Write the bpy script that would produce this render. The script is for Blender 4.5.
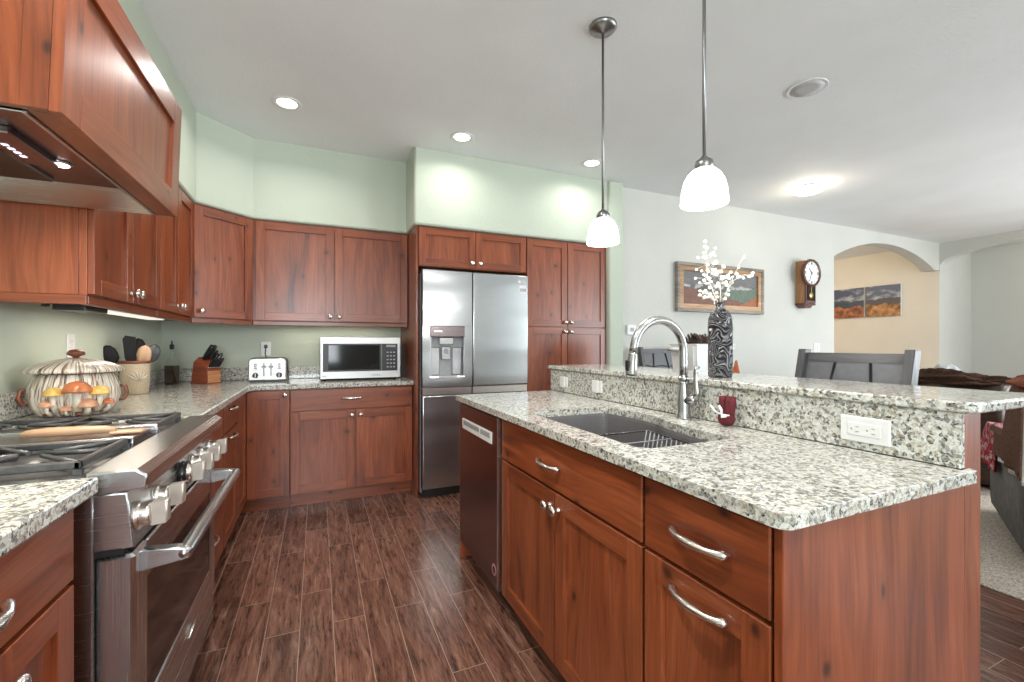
import bpy, bmesh, math, random
from mathutils import Vector, Matrix
random.seed(7)
S = bpy.context.scene
for o in list(bpy.data.objects): bpy.data.objects.remove(o)
C = S.collection
PI = math.pi

# ---------------------------------------------------------------- camera, world, exposure
cam_d = bpy.data.cameras.new('camera'); cam = bpy.data.objects.new('camera', cam_d); C.objects.link(cam)
cam.location = (0, 0, 1.2)
cam.rotation_euler = (PI/2, 0, -0.41516)
cam_d.sensor_width = 36; cam_d.lens = 36*440.25/1024; cam_d.shift_y = 3.62/1024
cam_d.clip_start = .05; cam_d.clip_end = 100
S.camera = cam
S.view_settings.view_transform = 'Standard'; S.view_settings.look = 'None'
S.view_settings.gamma = 1; S.view_settings.use_curve_mapping = False
S.view_settings.exposure = 0.12
W = bpy.data.worlds.new('world'); S.world = W; W.use_nodes = True
W.node_tree.nodes['Background'].inputs[0].default_value = (.86, .93, 1, 1)
W.node_tree.nodes['Background'].inputs[1].default_value = 2.5

def area_light(name, loc, rot, sx, sy, power, col=(1, 1, 1), spread=PI):
    d = bpy.data.lights.new(name, 'AREA'); d.shape = 'RECTANGLE'; d.size = sx; d.size_y = sy
    d.energy = power; d.color = col; d.spread = spread
    o = bpy.data.objects.new(name, d); C.objects.link(o); o.location = loc; o.rotation_euler = rot
    return o
def point_light(name, loc, power, col, r=.04):
    d = bpy.data.lights.new(name, 'POINT'); d.energy = power; d.color = col; d.shadow_soft_size = r
    o = bpy.data.objects.new(name, d); C.objects.link(o); o.location = loc
    return o
def disk_light(name, loc, power, col, size=.13, spread=2.6):
    d = bpy.data.lights.new(name, 'AREA'); d.shape = 'DISK'; d.size = size; d.energy = power; d.color = col; d.spread = spread
    o = bpy.data.objects.new(name, d); C.objects.link(o); o.location = loc
    return o
DAY = (.88, .95, 1.0); WARM = (1.0, .88, .72); NEUT = (1.0, .965, .92)
# daylight lamps at unseen openings behind the camera and right, placed for the light
area_light('unseen_daylight', (-.25, -3.1, 1.55), (PI/2+.22, 0, 0), 1.3, 1.5, 100, DAY)
area_light('unseen_daylight', (6.9, -3.1, 1.30), (PI/2+.22, 0, 0), 2.6, 2.1, 150, DAY)
area_light('unseen_daylight', (8.55, -1.0, 1.40), (0, PI/2-.12, 0), 2.1, 3.4, 120, DAY)  # added on the unseen right side to brighten living area and ceiling

# ---------------------------------------------------------------- materials
def new_mat(name):
    m = bpy.data.materials.new(name); m.use_nodes = True
    nt = m.node_tree; b = nt.nodes['Principled BSDF']
    return m, nt, b
def N(nt, t, **kw):
    n = nt.nodes.new(t)
    for k, v in kw.items(): setattr(n, k, v)
    return n
def setin(nt, sock, v):
    if hasattr(v, 'is_output') or isinstance(v, bpy.types.NodeSocket): nt.links.new(v, sock)
    else: sock.default_value = v
def math_(nt, op, a, b=0.0, c=None, clamp=False):
    n = N(nt, 'ShaderNodeMath', operation=op); n.use_clamp = clamp
    setin(nt, n.inputs[0], a); setin(nt, n.inputs[1], b)
    if c is not None: setin(nt, n.inputs[2], c)
    return n.outputs[0]
def mix(nt, fac, a, b, mode='MIX'):
    n = N(nt, 'ShaderNodeMix', data_type='RGBA', blend_type=mode)
    setin(nt, n.inputs[0], fac); setin(nt, n.inputs[6], a); setin(nt, n.inputs[7], b)
    return n.outputs[2]
def ramp(nt, fac, stops, interp='LINEAR'):
    n = N(nt, 'ShaderNodeValToRGB'); cr = n.color_ramp; cr.interpolation = interp
    while len(cr.elements) < len(stops): cr.elements.new(.5)
    for e, (p, c) in zip(cr.elements, stops):
        e.position = p; e.color = (c, c, c, 1) if isinstance(c, (int, float)) else (*c, 1)
    setin(nt, n.inputs[0], fac); return n.outputs[0]
def comb(nt, x, y, z):
    n = N(nt, 'ShaderNodeCombineXYZ')
    for i, v in enumerate((x, y, z)): setin(nt, n.inputs[i], v)
    return n.outputs[0]
def objco(nt):
    t = N(nt, 'ShaderNodeTexCoord'); s = N(nt, 'ShaderNodeSeparateXYZ'); nt.links.new(t.outputs['Object'], s.inputs[0])
    return t.outputs['Object'], s.outputs[0], s.outputs[1], s.outputs[2]
def noise(nt, vec, scale, detail=3, rough=.5, dist=0.0):
    n = N(nt, 'ShaderNodeTexNoise'); nt.links.new(vec, n.inputs['Vector'])
    n.inputs['Scale'].default_value = scale; n.inputs['Detail'].default_value = detail
    n.inputs['Roughness'].default_value = rough; n.inputs['Distortion'].default_value = dist
    return n.outputs[0]
def bump(nt, b, h, strength, dist=.01):
    n = N(nt, 'ShaderNodeBump'); n.inputs['Strength'].default_value = strength; n.inputs['Distance'].default_value = dist
    nt.links.new(h, n.inputs['Height']); nt.links.new(n.outputs[0], b.inputs['Normal'])
def plain(name, col, rough=.5, metal=0.0, var=.06, vscale=30, coat=0.0, spec=.5, bmp=0.0, bscale=200):
    m, nt, b = new_mat(name); o, x, y, z = objco(nt)
    nz = noise(nt, o, vscale, 3)
    f = ramp(nt, nz, [(.3, 1-var), (.7, 1+var)])
    c = mix(nt, 1.0, (*col, 1), f, 'MULTIPLY'); nt.links.new(c, b.inputs['Base Color'])
    b.inputs['Roughness'].default_value = rough; b.inputs['Metallic'].default_value = metal
    b.inputs['Coat Weight'].default_value = coat; b.inputs['Specular IOR Level'].default_value = spec
    if bmp: bump(nt, b, noise(nt, o, bscale, 4), bmp, .004)
    return m
def glow(name, col, strength, base=(.9, .9, .9)):
    m, nt, b = new_mat(name)
    b.inputs['Base Color'].default_value = (*base, 1); b.inputs['Roughness'].default_value = .3
    b.inputs['Emission Color'].default_value = (*col, 1); b.inputs['Emission Strength'].default_value = strength
    return m
def wood(name, grain='z', dark=(.085, .018, .008), mid=(.222, .051, .016), light=(.315, .088, .033), rough=.32, knots=True):
    m, nt, b = new_mat(name); o, x, y, z = objco(nt)
    r = N(nt, 'ShaderNodeObjectInfo').outputs['Random']; r = math_(nt, 'MULTIPLY', r, 17.0)
    u = math_(nt, 'ADD', x, y)
    if grain == 'z': al, ac = z, u
    else: al, ac = u, z
    al = math_(nt, 'ADD', al, r); ac = math_(nt, 'ADD', ac, r)
    wob = noise(nt, comb(nt, math_(nt, 'MULTIPLY', ac, 5.0), math_(nt, 'MULTIPLY', al, 1.6), r), 1.0, 2)
    ac2 = math_(nt, 'ADD', ac, math_(nt, 'MULTIPLY', wob, .10))
    n1 = noise(nt, comb(nt, math_(nt, 'MULTIPLY', ac2, 10.0), math_(nt, 'MULTIPLY', al, 1.1), r), 1.0, 4, .55, .9)
    n2 = noise(nt, comb(nt, math_(nt, 'MULTIPLY', ac2, 120.0), math_(nt, 'MULTIPLY', al, 5.0), r), 1.0, 3)
    rp = ramp(nt, n1, [(.25, dark), (.46, mid), (.78, light)])
    fine = ramp(nt, n2, [(.3, .74), (.65, 1.14)])
    c = mix(nt, 1.0, rp, fine, 'MULTIPLY')
    wn = N(nt, 'ShaderNodeTexWhiteNoise', noise_dimensions='1D')
    nt.links.new(math_(nt, 'FLOOR', math_(nt, 'DIVIDE', ac, .085)), wn.inputs['W'])
    brd = ramp(nt, wn.outputs[0], [(0, .86), (1, 1.12)])
    c = mix(nt, .8, c, brd, 'MULTIPLY')
    if knots:
        v = N(nt, 'ShaderNodeTexVoronoi'); v.voronoi_dimensions = '2D'
        nt.links.new(comb(nt, math_(nt, 'MULTIPLY', ac2, 5.6), math_(nt, 'MULTIPLY', al, 3.6), 0.0), v.inputs['Vector']); v.inputs['Scale'].default_value = 1.0
        sc = N(nt, 'ShaderNodeSeparateColor'); nt.links.new(v.outputs['Color'], sc.inputs[0])
        gate = math_(nt, 'GREATER_THAN', sc.outputs[0], .60)
        k = math_(nt, 'MULTIPLY', ramp(nt, v.outputs['Distance'], [(.020, 1.0), (.045, .65), (.075, .22), (.20, 0.0)]), gate)
        c = mix(nt, math_(nt, 'MULTIPLY', k, .85), c, (.022, .007, .005, 1))
    nt.links.new(c, b.inputs['Base Color'])
    b.inputs['Roughness'].default_value = rough; b.inputs['Coat Weight'].default_value = .25; b.inputs['Coat Roughness'].default_value = .22
    bump(nt, b, n2, .05, .003)
    return m
def granite():
    m, nt, b = new_mat('granite'); o, x, y, z = objco(nt)
    dn = N(nt, 'ShaderNodeTexNoise'); nt.links.new(o, dn.inputs['Vector']); dn.inputs['Scale'].default_value = 60; dn.inputs['Detail'].default_value = 2
    va = N(nt, 'ShaderNodeVectorMath', operation='MULTIPLY_ADD'); nt.links.new(dn.outputs['Color'], va.inputs[0]); va.inputs[1].default_value = (.016, .016, .016); nt.links.new(o, va.inputs[2])
    def vor(s):
        v = N(nt, 'ShaderNodeTexVoronoi'); nt.links.new(va.outputs[0], v.inputs['Vector']); v.inputs['Scale'].default_value = s
        sc = N(nt, 'ShaderNodeSeparateColor'); nt.links.new(v.outputs['Color'], sc.inputs[0]); return sc
    big = vor(125); sm = vor(290)
    cl = noise(nt, o, 14, 3, .6)
    val = math_(nt, 'ADD', big.outputs[0], math_(nt, 'MULTIPLY', math_(nt, 'SUBTRACT', cl, .5), .55))
    c1 = ramp(nt, val, [(0, (.018, .018, .02)), (.14, (.13, .13, .13)), (.26, (.36, .315, .235)), (.40, (.50, .49, .43)), (.60, (.59, .60, .555)), (.82, (.67, .69, .66))], 'CONSTANT')
    c2 = ramp(nt, sm.outputs[1], [(0, (.03, .03, .03)), (.13, (.27, .20, .13)), (.24, (.46, .44, .38)), (.5, (.66, .665, .62))], 'CONSTANT')
    c = mix(nt, .36, c1, c2)
    nt.links.new(c, b.inputs['Base Color']); b.inputs['Roughness'].default_value = .12
    b.inputs['Specular IOR Level'].default_value = .5
    return m
def floor_mat():
    m, nt, b = new_mat('floor_wood_tile'); o, x, y, z = objco(nt)
    br = N(nt, 'ShaderNodeTexBrick'); br.offset = .37; br.offset_frequency = 2; br.squash = 1
    nt.links.new(comb(nt, y, math_(nt, 'ADD', x, -.06+13.0), 0.0), br.inputs['Vector'])
    br.inputs['Scale'].default_value = 1; br.inputs['Brick Width'].default_value = .78; br.inputs['Row Height'].default_value = .13
    br.inputs['Mortar Size'].default_value = .0016; br.inputs['Mortar Smooth'].default_value = .1; br.inputs['Bias'].default_value = 0
    br.inputs['Color1'].default_value = (0, 0, 0, 1); br.inputs['Color2'].default_value = (1, 1, 1, 1); br.inputs['Mortar'].default_value = (.5, .5, .5, 1)
    rnd = br.outputs['Color']
    off = math_(nt, 'MULTIPLY', rnd, 9.0)
    g1 = noise(nt, comb(nt, math_(nt, 'MULTIPLY', x, 26.0), math_(nt, 'MULTIPLY', y, 3.0), off), 1.0, 5, .65, 1.2)
    g2 = noise(nt, comb(nt, math_(nt, 'MULTIPLY', x, 90.0), math_(nt, 'MULTIPLY', y, 9.0), off), 1.0, 4, .7, .6)
    c = ramp(nt, g1, [(.26, (.045, .018, .012)), (.42, (.118, .050, .033)), (.58, (.185, .088, .060)), (.76, (.34, .20, .15))])
    c = mix(nt, 1.0, c, ramp(nt, g2, [(.36, .35), (.47, .95), (.62, 1.12), (.75, 1.4)]), 'MULTIPLY')
    c = mix(nt, 1.0, c, ramp(nt, rnd, [(0, .68), (1, 1.2)]), 'MULTIPLY')
    c = mix(nt, br.outputs['Fac'], c, (.36, .235, .175, 1))
    nt.links.new(c, b.inputs['Base Color'])
    nt.links.new(ramp(nt, g1, [(.3, .30), (.7, .13)]), b.inputs['Roughness'])
    h = math_(nt, 'SUBTRACT', math_(nt, 'MULTIPLY', g1, .8), math_(nt, 'MULTIPLY', br.outputs['Fac'], .6))
    bump(nt, b, h, .35, .006)
    return m
def wall_mat(name, col, bs=.12, rough=.7):
    m, nt, b = new_mat(name); o, x, y, z = objco(nt)
    n1 = noise(nt, o, 55, 4, .6)
    c = mix(nt, 1.0, (*col, 1), ramp(nt, noise(nt, o, 2.0, 2), [(.3, .97), (.7, 1.02)]), 'MULTIPLY')
    nt.links.new(c, b.inputs['Base Color']); b.inputs['Roughness'].default_value = rough; b.inputs['Specular IOR Level'].default_value = .25
    bump(nt, b, ramp(nt, n1, [(.45, 0.0), (.6, 1.0)]), bs, .004)
    return m
def steel(name, col=(.56, .57, .58), rough=.26, axis='h', wave=0.0):
    m, nt, b = new_mat(name); o, x, y, z = objco(nt)
    if axis == 'h': v = comb(nt, math_(nt, 'MULTIPLY', math_(nt, 'ADD', x, y), 2.0), 0.0, math_(nt, 'MULTIPLY', z, 500.0))
    else: v = comb(nt, math_(nt, 'MULTIPLY', math_(nt, 'ADD', x, y), 500.0), 0.0, math_(nt, 'MULTIPLY', z, 2.0))
    n1 = noise(nt, v, 1.0, 3)
    c = mix(nt, 1.0, (*col, 1), ramp(nt, n1, [(.3, .97), (.7, 1.03)]), 'MULTIPLY')
    nt.links.new(c, b.inputs['Base Color']); b.inputs['Metallic'].default_value = 1.0
    nt.links.new(ramp(nt, n1, [(.3, rough*.93), (.7, rough*1.07)]), b.inputs['Roughness'])
    if wave:
        w = noise(nt, comb(nt, math_(nt, 'MULTIPLY', math_(nt, 'ADD', x, y), 1.2), 0.0, math_(nt, 'MULTIPLY', z, 5.0)), 1.0, 0, .5, .2)
        bump(nt, b, w, wave, .02)
    return m

M = {}
M['wood_v'] = wood('cherry_vertical', 'z'); M['wood_h'] = wood('cherry_horizontal', 'h')
M['granite'] = granite(); M['floor'] = floor_mat()
M['sage'] = wall_mat('sage_paint', (.515, .570, .475)); M['white_wall'] = wall_mat('pale_paint', (.60, .605, .565))
M['beige'] = wall_mat('beige_paint', (.80, .745, .655)); M['grey_wall'] = wall_mat('grey_paint', (.66, .67, .63))
M['ceil'] = wall_mat('ceiling_paint', (.85, .875, .89), .2)
M['trim'] = plain('white_trim', (.78, .79, .78), .4)
M['steel'] = steel('brushed_steel'); M['steel_v'] = steel('brushed_steel_vertical', axis='v')
M['fridge'] = steel('fridge_steel', (.52, .545, .56), .24, 'h', .55)
M['dark_steel'] = steel('dark_steel', (.27, .225, .235), .24)
M['nickel'] = plain('satin_nickel', (.74, .70, .66), .25, 1.0, .03)
M['pend_metal'] = plain('brushed_pewter', (.30, .30, .30), .32, 1.0, .04)
M['faucet'] = plain('faucet_steel', (.42, .42, .42), .27, 1.0, .03)
M['black'] = plain('black_plastic', (.012, .012, .013), .35); M['iron'] = plain('cast_iron', (.10, .098, .10), .42, .6, .2, 90)
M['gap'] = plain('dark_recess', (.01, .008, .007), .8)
M['dglass'] = plain('dark_glass', (.008, .007, .008), .07, 0, .02, spec=.35)
M['white_pl'] = plain('white_plastic', (.72, .72, .71), .35, var=.02)
M['grey_pl'] = plain('grey_plastic', (.30, .31, .32), .4)
M['bulb'] = glow('lamp_lens', (1, .97, .92), 7.0)
M['shade'] = glow('frosted_glass', (1, .97, .93), 2.6)
M['hoodbulb'] = glow('hood_lamp', (1, .95, .85), 9.0)
M['strip'] = glow('strip_diffuser', (1, .93, .80), .7)
M['led'] = glow('button_light', (.8, .75, 1), 1.4)
M['comp'] = plain('grey_composite', (.14, .132, .135), .5, 0, .12, 120)
M['carpet'] = plain('carpet_pile', (.50, .44, .375), .95, 0, .5, 110, spec=.1, bmp=.8, bscale=220)

# ---------------------------------------------------------------- mesh builder
class Fr:                                       # a face frame: u along the width, w outwards, z up
    def __init__(s, o, u, w): s.o = Vector(o); s.u = Vector(u).normalized(); s.w = Vector(w).normalized()
    def p(s, u, w, z): return s.o + s.u*u + s.w*w + Vector((0, 0, z))
WORLD = Fr((0, 0, 0), (1, 0, 0), (0, 1, 0))
class MB:
    def __init__(s): s.bm = bmesh.new(); s.mats = []
    def mi(s, m):
        if isinstance(m, str): m = M[m]
        if m not in s.mats: s.mats.append(m)
        return s.mats.index(m)
    def _new(s, before, m, smooth=False):
        i = s.mi(m)
        for f in s.bm.faces:
            if f not in before: f.material_index = i; f.smooth = smooth
    def box(s, x0, x1, y0, y1, z0, z1, m, bev=0.0, fr=WORLD, seg=1):
        i = s.mi(m); vs = []
        for z in (z0, z1):
            for a, b in ((x0, y0), (x1, y0), (x1, y1), (x0, y1)): vs.append(s.bm.verts.new(fr.p(a, b, z)))
        fs = []
        for q in ((0, 1, 2, 3), (4, 5, 6, 7), (0, 1, 5, 4), (1, 2, 6, 5), (2, 3, 7, 6), (3, 0, 4, 7)):
            f = s.bm.faces.new([vs[k] for k in q]); f.material_index = i; fs.append(f)
        bmesh.ops.recalc_face_normals(s.bm, faces=fs)
        if bev:
            es = list({e for f in fs for e in f.edges})
            r = bmesh.ops.bevel(s.bm, geom=es, offset=bev, segments=seg, affect='EDGES', profile=.5, clamp_overlap=True)
            for f in r['faces']: f.material_index = i; f.smooth = seg > 1
        return s
    def prism(s, pts, h0, h1, m, ax='z', bev=0.0, fr=None, smooth=False, seg=2):
        # polygon in the plane across the axis; ax 'z': (x,y), 'y': (x,z), 'x': (y,z)
        i = s.mi(m)
        def P(a, b, h):
            v = (a, b, h) if ax == 'z' else ((a, h, b) if ax == 'y' else (h, a, b))
            return fr.p(*v) if fr else Vector(v)
        A = [s.bm.verts.new(P(a, b, h0)) for a, b in pts]; B = [s.bm.verts.new(P(a, b, h1)) for a, b in pts]
        fs = [s.bm.faces.new(A), s.bm.faces.new(B)]
        n = len(pts); sd = []
        for k in range(n):
            f = s.bm.faces.new([A[k], A[(k+1) % n], B[(k+1) % n], B[k]]); f.smooth = smooth; sd.append(f)
        for f in fs+sd: f.material_index = i
        bmesh.ops.recalc_face_normals(s.bm, faces=fs+sd)
        if bev:
            es = list({e for f in fs for e in f.edges})
            r = bmesh.ops.bevel(s.bm, geom=es, offset=bev, segments=seg, affect='EDGES', profile=.5, clamp_overlap=True)
            for f in r['faces']: f.material_index = i; f.smooth = True
        return s
    def lathe(s, prof, c, m, seg=28, d=(0, 0, 1), sx=1.0, sy=1.0, rotz=0.0, smooth=True, wob=None):
        i = s.mi(m); d = Vector(d).normalized()
        if abs(d.z) > .999: a = Vector((1, 0, 0))
        else: a = Vector((0, 0, 1)).cross(d).normalized()
        b = d.cross(a); c = Vector(c); rings = []
        for (r, h) in prof:
            ring = []
            for k in range(seg):
                t = 2*PI*k/seg + rotz; rr = max(r, 1e-5)*(wob(t, h) if wob else 1)
                ring.append(s.bm.verts.new(c + a*(rr*sx*math.cos(t)) + b*(rr*sy*math.sin(t)) + d*h))
            rings.append(ring)
        fs = []
        for p, q in zip(rings, rings[1:]):
            for k in range(seg):
                fs.append(s.bm.faces.new([p[k], p[(k+1) % seg], q[(k+1) % seg], q[k]]))
        if prof[0][0] > 1e-4: fs.append(s.bm.faces.new(list(reversed(rings[0]))))
        if prof[-1][0] > 1e-4: fs.append(s.bm.faces.new(rings[-1]))
        for f in fs: f.material_index = i; f.smooth = smooth and len(f.verts) == 4
        bmesh.ops.recalc_face_normals(s.bm, faces=fs)
        return s
    def cyl(s, p0, p1, r, m, seg=16, r1=None):
        p0 = Vector(p0); p1 = Vector(p1); L = (p1-p0).length
        return s.lathe([(r, 0), (r if r1 is None else r1, L)], p0, m, seg, p1-p0)
    def tube(s, pts, r, m, seg=8, closed=False, flat=1.0):
        i = s.mi(m); pts = [Vector(p) for p in pts]; n = len(pts)
        rad = r if isinstance(r, (list, tuple)) else [r]*n
        rings = []; ref = None
        for k in range(n):
            if closed: t = (pts[(k+1) % n]-pts[k-1])
            else: t = pts[min(k+1, n-1)]-pts[max(k-1, 0)]
            t = t.normalized() if t.length > 1e-9 else Vector((0, 0, 1))
            if ref is None:
                ref = Vector((0, 0, 1)) if abs(t.z) < .9 else Vector((1, 0, 0))
            a = (ref - t*ref.dot(t)).normalized(); ref = a; b = t.cross(a)
            rings.append([s.bm.verts.new(pts[k] + a*(rad[k]*flat*math.cos(2*PI*j/seg)) + b*(rad[k]*math.sin(2*PI*j/seg))) for j in range(seg)])
        fs = []
        pr = list(zip(rings, rings[1:])) + ([(rings[-1], rings[0])] if closed else [])
        for p, q in pr:
            for j in range(seg): fs.append(s.bm.faces.new([p[j], p[(j+1) % seg], q[(j+1) % seg], q[j]]))
        for f in fs: f.smooth = True
        if not closed: fs += [s.bm.faces.new(list(reversed(rings[0]))), s.bm.faces.new(rings[-1])]
        for f in fs: f.material_index = i
        bmesh.ops.recalc_face_normals(s.bm, faces=fs)
        return s
    def ball(s, c, r, m, sub=2, sc=(1, 1, 1)):
        i = s.mi(m); before = set(s.bm.faces)
        bmesh.ops.create_icosphere(s.bm, subdivisions=sub, radius=r, matrix=Matrix.Translation(c) @ Matrix.Diagonal((*sc, 1)))
        for f in s.bm.faces:
            if f not in before: f.material_index = i; f.smooth = True
        return s
    def surf(s, fn, nu, nv, m, thick=0.0, smooth=True, closed_u=False):
        i = s.mi(m)
        g = [[s.bm.verts.new(Vector(fn(a/(nu if closed_u else nu-1), b/(nv-1)))) for b in range(nv)] for a in range(nu)]
        fs = []
        for a in range(nu if closed_u else nu-1):
            for b in range(nv-1):
                a1 = (a+1) % nu
                f = s.bm.faces.new([g[a][b], g[a1][b], g[a1][b+1], g[a][b+1]]); f.material_index = i; f.smooth = smooth; fs.append(f)
        if thick:
            bmesh.ops.recalc_face_normals(s.bm, faces=fs)
            r = bmesh.ops.solidify(s.bm, geom=fs, thickness=thick)
            for e in r['geom']:
                if isinstance(e, bmesh.types.BMFace): e.material_index = i; e.smooth = smooth
        return s
    def build(s, name, parent=None, off=(0, 0, 0), **props):
        off = Vector(off)
        for v in s.bm.verts: v.co -= off
        me = bpy.data.meshes.new(name); s.bm.to_mesh(me); s.bm.free()
        for m in s.mats: me.materials.append(m)
        o = bpy.data.objects.new(name, me); C.objects.link(o)
        if parent is not None: o.parent = parent
        for k, v in props.items(): o[k] = v
        return o
class T:                                        # a thing: an Empty at its base that parents its parts
    def __init__(s, name, label, cat, loc, group=None, rotz=0.0, local=False):
        s.o = bpy.data.objects.new(name, None); C.objects.link(s.o); s.o.empty_display_size = .05
        s.o.location = loc; s.o.rotation_euler = (0, 0, rotz); s.off = (0, 0, 0) if local else loc
        s.o['label'] = label; s.o['category'] = cat
        if group: s.o['group'] = group
    def part(s, name, mb, parent=None, label=None, **kw):
        o = mb.build(name, parent or s.o, s.off, **kw)
        if label: o['label'] = label
        return o
def single(name, mb, label, cat, loc, group=None, local=False):
    o = mb.build(name, None, (0, 0, 0) if local else loc); o.location = loc
    o['label'] = label; o['category'] = cat
    if group: o['group'] = group
    return o
def struct(name, mb):
    return mb.build(name, kind='structure')
def copy_tree(root, loc, rotz=0.0, label=None, group=None):
    def cp(o, par):
        c = o.copy(); C.objects.link(c)
        if par is not None: c.parent = par
        for ch in list(o.children): cp(ch, c)
        return c
    r = cp(root, None); r.location = loc; r.rotation_euler = (0, 0, rotz)
    if label: r['label'] = label
    if group: r['group'] = group
    return r
def arc(cx, cy, r, a0, a1, n): return [(cx+r*math.cos(a0+(a1-a0)*k/n), cy+r*math.sin(a0+(a1-a0)*k/n)) for k in range(n+1)]
def slab_with_hole(outer, inner, z0, z1, m, bev=.004):
    mb = MB(); i = mb.mi(m); bm = mb.bm
    def loop(pts, z):
        vs = [bm.verts.new((x, y, z)) for x, y in pts]
        return vs, [bm.edges.new((vs[k], vs[(k+1) % len(vs)])) for k in range(len(vs))]
    L = {}
    for z in (z0, z1):
        ov, oe = loop(outer, z); iv, ie = loop(inner, z) if inner else ([], [])
        L[z] = (ov, iv)
        bmesh.ops.triangle_fill(bm, use_beauty=True, use_dissolve=False, edges=oe+ie)
    for k in (0, 1):
        a, b = L[z0][k], L[z1][k]
        for j in range(len(a)): bm.faces.new([a[j], a[(j+1) % len(a)], b[(j+1) % len(a)], b[j]])
    bmesh.ops.recalc_face_normals(bm, faces=bm.faces[:])
    if bev:
        es = []
        for z in (z1, z0):
            st = set(L[z][0])
            es += [e for e in bm.edges if e.verts[0] in st and e.verts[1] in st and len(e.link_faces) == 2 and abs(e.link_faces[0].normal.dot(e.link_faces[1].normal)) < .3]
        bmesh.ops.bevel(bm, geom=es, offset=bev, segments=2, affect='EDGES', profile=.5, clamp_overlap=True)
    for f in bm.faces: f.material_index = i
    return mb

# ---------------------------------------------------------------- the setting
CH = 2.74
b = MB(); b.box(-1.3, 9.9, -3.4, 6.2, -.1, 0, 'floor'); struct('floor', b)
b = MB(); b.box(3.02, 8.63, -3.2, 1.95, 0, .012, 'carpet', .004); struct('floor_carpet', b)
b = MB(); b.box(-1.3, 9.9, -3.4, 6.2, CH, CH+.1, 'ceil'); struct('ceiling', b)
b = MB(); b.box(-1.24, -1.09, -3.2, 4.30, 0, CH, 'sage'); struct('wall_left', b)
b = MB(); b.box(-1.09, 2.50, 4.15, 4.30, 0, CH, 'sage'); struct('wall_back', b)
b = MB(); b.box(2.50, 2.665, 3.405, 4.30, 0, CH, 'sage', .018, seg=3); struct('wall_wing', b)
# dining side wall with its arched opening
pts = [(2.665, 0), (6.055, 0), (6.055, 2.335)]
for k in range(1, 24):
    t = PI - PI*k/24; c_, s_ = math.cos(t), math.sin(t)
    th_ = (1-2*k/24)*math.asin(1.215/2.92); pts.append((7.27-2.92*math.sin(th_), 2.60-2.92+2.92*math.cos(th_)))
pts += [(8.485, 2.325), (8.63, 2.325), (8.63, CH), (2.665, CH)]
b = MB(); b.prism(pts, 3.5, 3.66, 'white_wall', 'y'); struct('wall_dining', b)
# right wall, arched towards an alcove, its unseen near half opened for added daylight
pts = [(.95, 0), (1.5, 0), (1.5, 2.36)]
for k in range(1, 24):
    t = PI - PI*k/24; c_, s_ = math.cos(t), math.sin(t)
    pts.append((2.5+1.0*c_, 2.36+.26*abs(s_)**.8))
pts += [(3.499, 2.36), (3.499, CH), (.95, CH)]
b = MB(); b.prism(pts, 8.63, 8.78, 'white_wall', 'x')
for q in ((-3.2, -2.9, 0, CH), (-2.9, .95, 0, .25), (-2.9, .95, 2.45, CH)): b.box(8.63, 8.78, *q, 'white_wall')
struct('wall_right', b)
b = MB(); b.box(8.645, 9.62, 3.5, 3.66, 0, CH, 'white_wall'); struct('wall_alcove_side', b)
b = MB(); b.box(9.62, 9.75, .3, 3.66, 0, CH, 'grey_wall'); b.box(8.78, 9.62, .3, .42, 0, CH, 'grey_wall'); struct('wall_alcove', b)
b = MB(); b.box(8.63, 8.64, 3.501, 3.66, 0, 2.324, 'beige'); b.box(8.63, 8.78, 3.66, 6.1, 0, CH, 'beige'); b.box(4.0, 8.63, 5.95, 6.1, 0, CH, 'beige'); b.box(3.9, 4.0, 3.66, 6.1, 0, CH, 'beige'); struct('wall_hall', b)
# unseen wall behind the camera, its windows placed for the light
b = MB(); wn = ((-.9, .4, .8, 2.3), (5.6, 8.2, .2, 2.35)); x = -1.09
for (a, c, z0, z1) in wn:
    b.box(x, a, -3.35, -3.2, 0, CH, 'white_wall'); b.box(a, c, -3.35, -3.2, z1, CH, 'white_wall'); b.box(a, c, -3.35, -3.2, 0, z0, 'white_wall'); x = c
b.box(x, 8.63, -3.35, -3.2, 0, CH, 'white_wall'); struct('wall_rear', b)
for k, (a, c, z0, z1) in enumerate(wn):
    b = MB()
    for q in ((a, a+.06, z0, z1), (c-.06, c, z0, z1), ((a+c)/2-.03, (a+c)/2+.03, z0, z1)): b.box(q[0], q[1], -3.30, -3.24, q[2], q[3], 'trim', .004)
    b.box(a, c, -3.30, -3.24, z0, z0+.06, 'trim', .004); b.box(a, c, -3.30, -3.24, z1-.06, z1, 'trim', .004)
    struct('window_%d' % (k+1), b)
# soffit above the wall cabinets
sp = [(-1.088, .0), (-.735, .0), (-.735, 3.500), (-.440, 3.770), (.682, 3.770), (.682, 3.432), (2.498, 3.432), (2.498, 4.148), (-1.088, 4.148)]
b = MB(); b.prism(sp, 2.138, CH-.001, 'sage', 'z')
es = [e for e in b.bm.edges if abs(e.verts[0].co.z-2.138) < 1e-4 and abs(e.verts[1].co.z-2.138) < 1e-4]
es += [e for e in b.bm.edges if abs(e.verts[0].co.z-e.verts[1].co.z) > .3 and (abs(e.verts[0].co.x-.682) < .01 and abs(e.verts[0].co.y-3.432) < .01)]
r = bmesh.ops.bevel(b.bm, geom=es, offset=.018, segments=3, affect='EDGES', profile=.5)
for f in r['faces']: f.smooth = True
struct('wall_soffit', b)
b = MB(); b.box(2.665, 6.055, 3.485, 3.5, 0, .09, 'trim', .003); struct('baseboard_dining', b)

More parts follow.
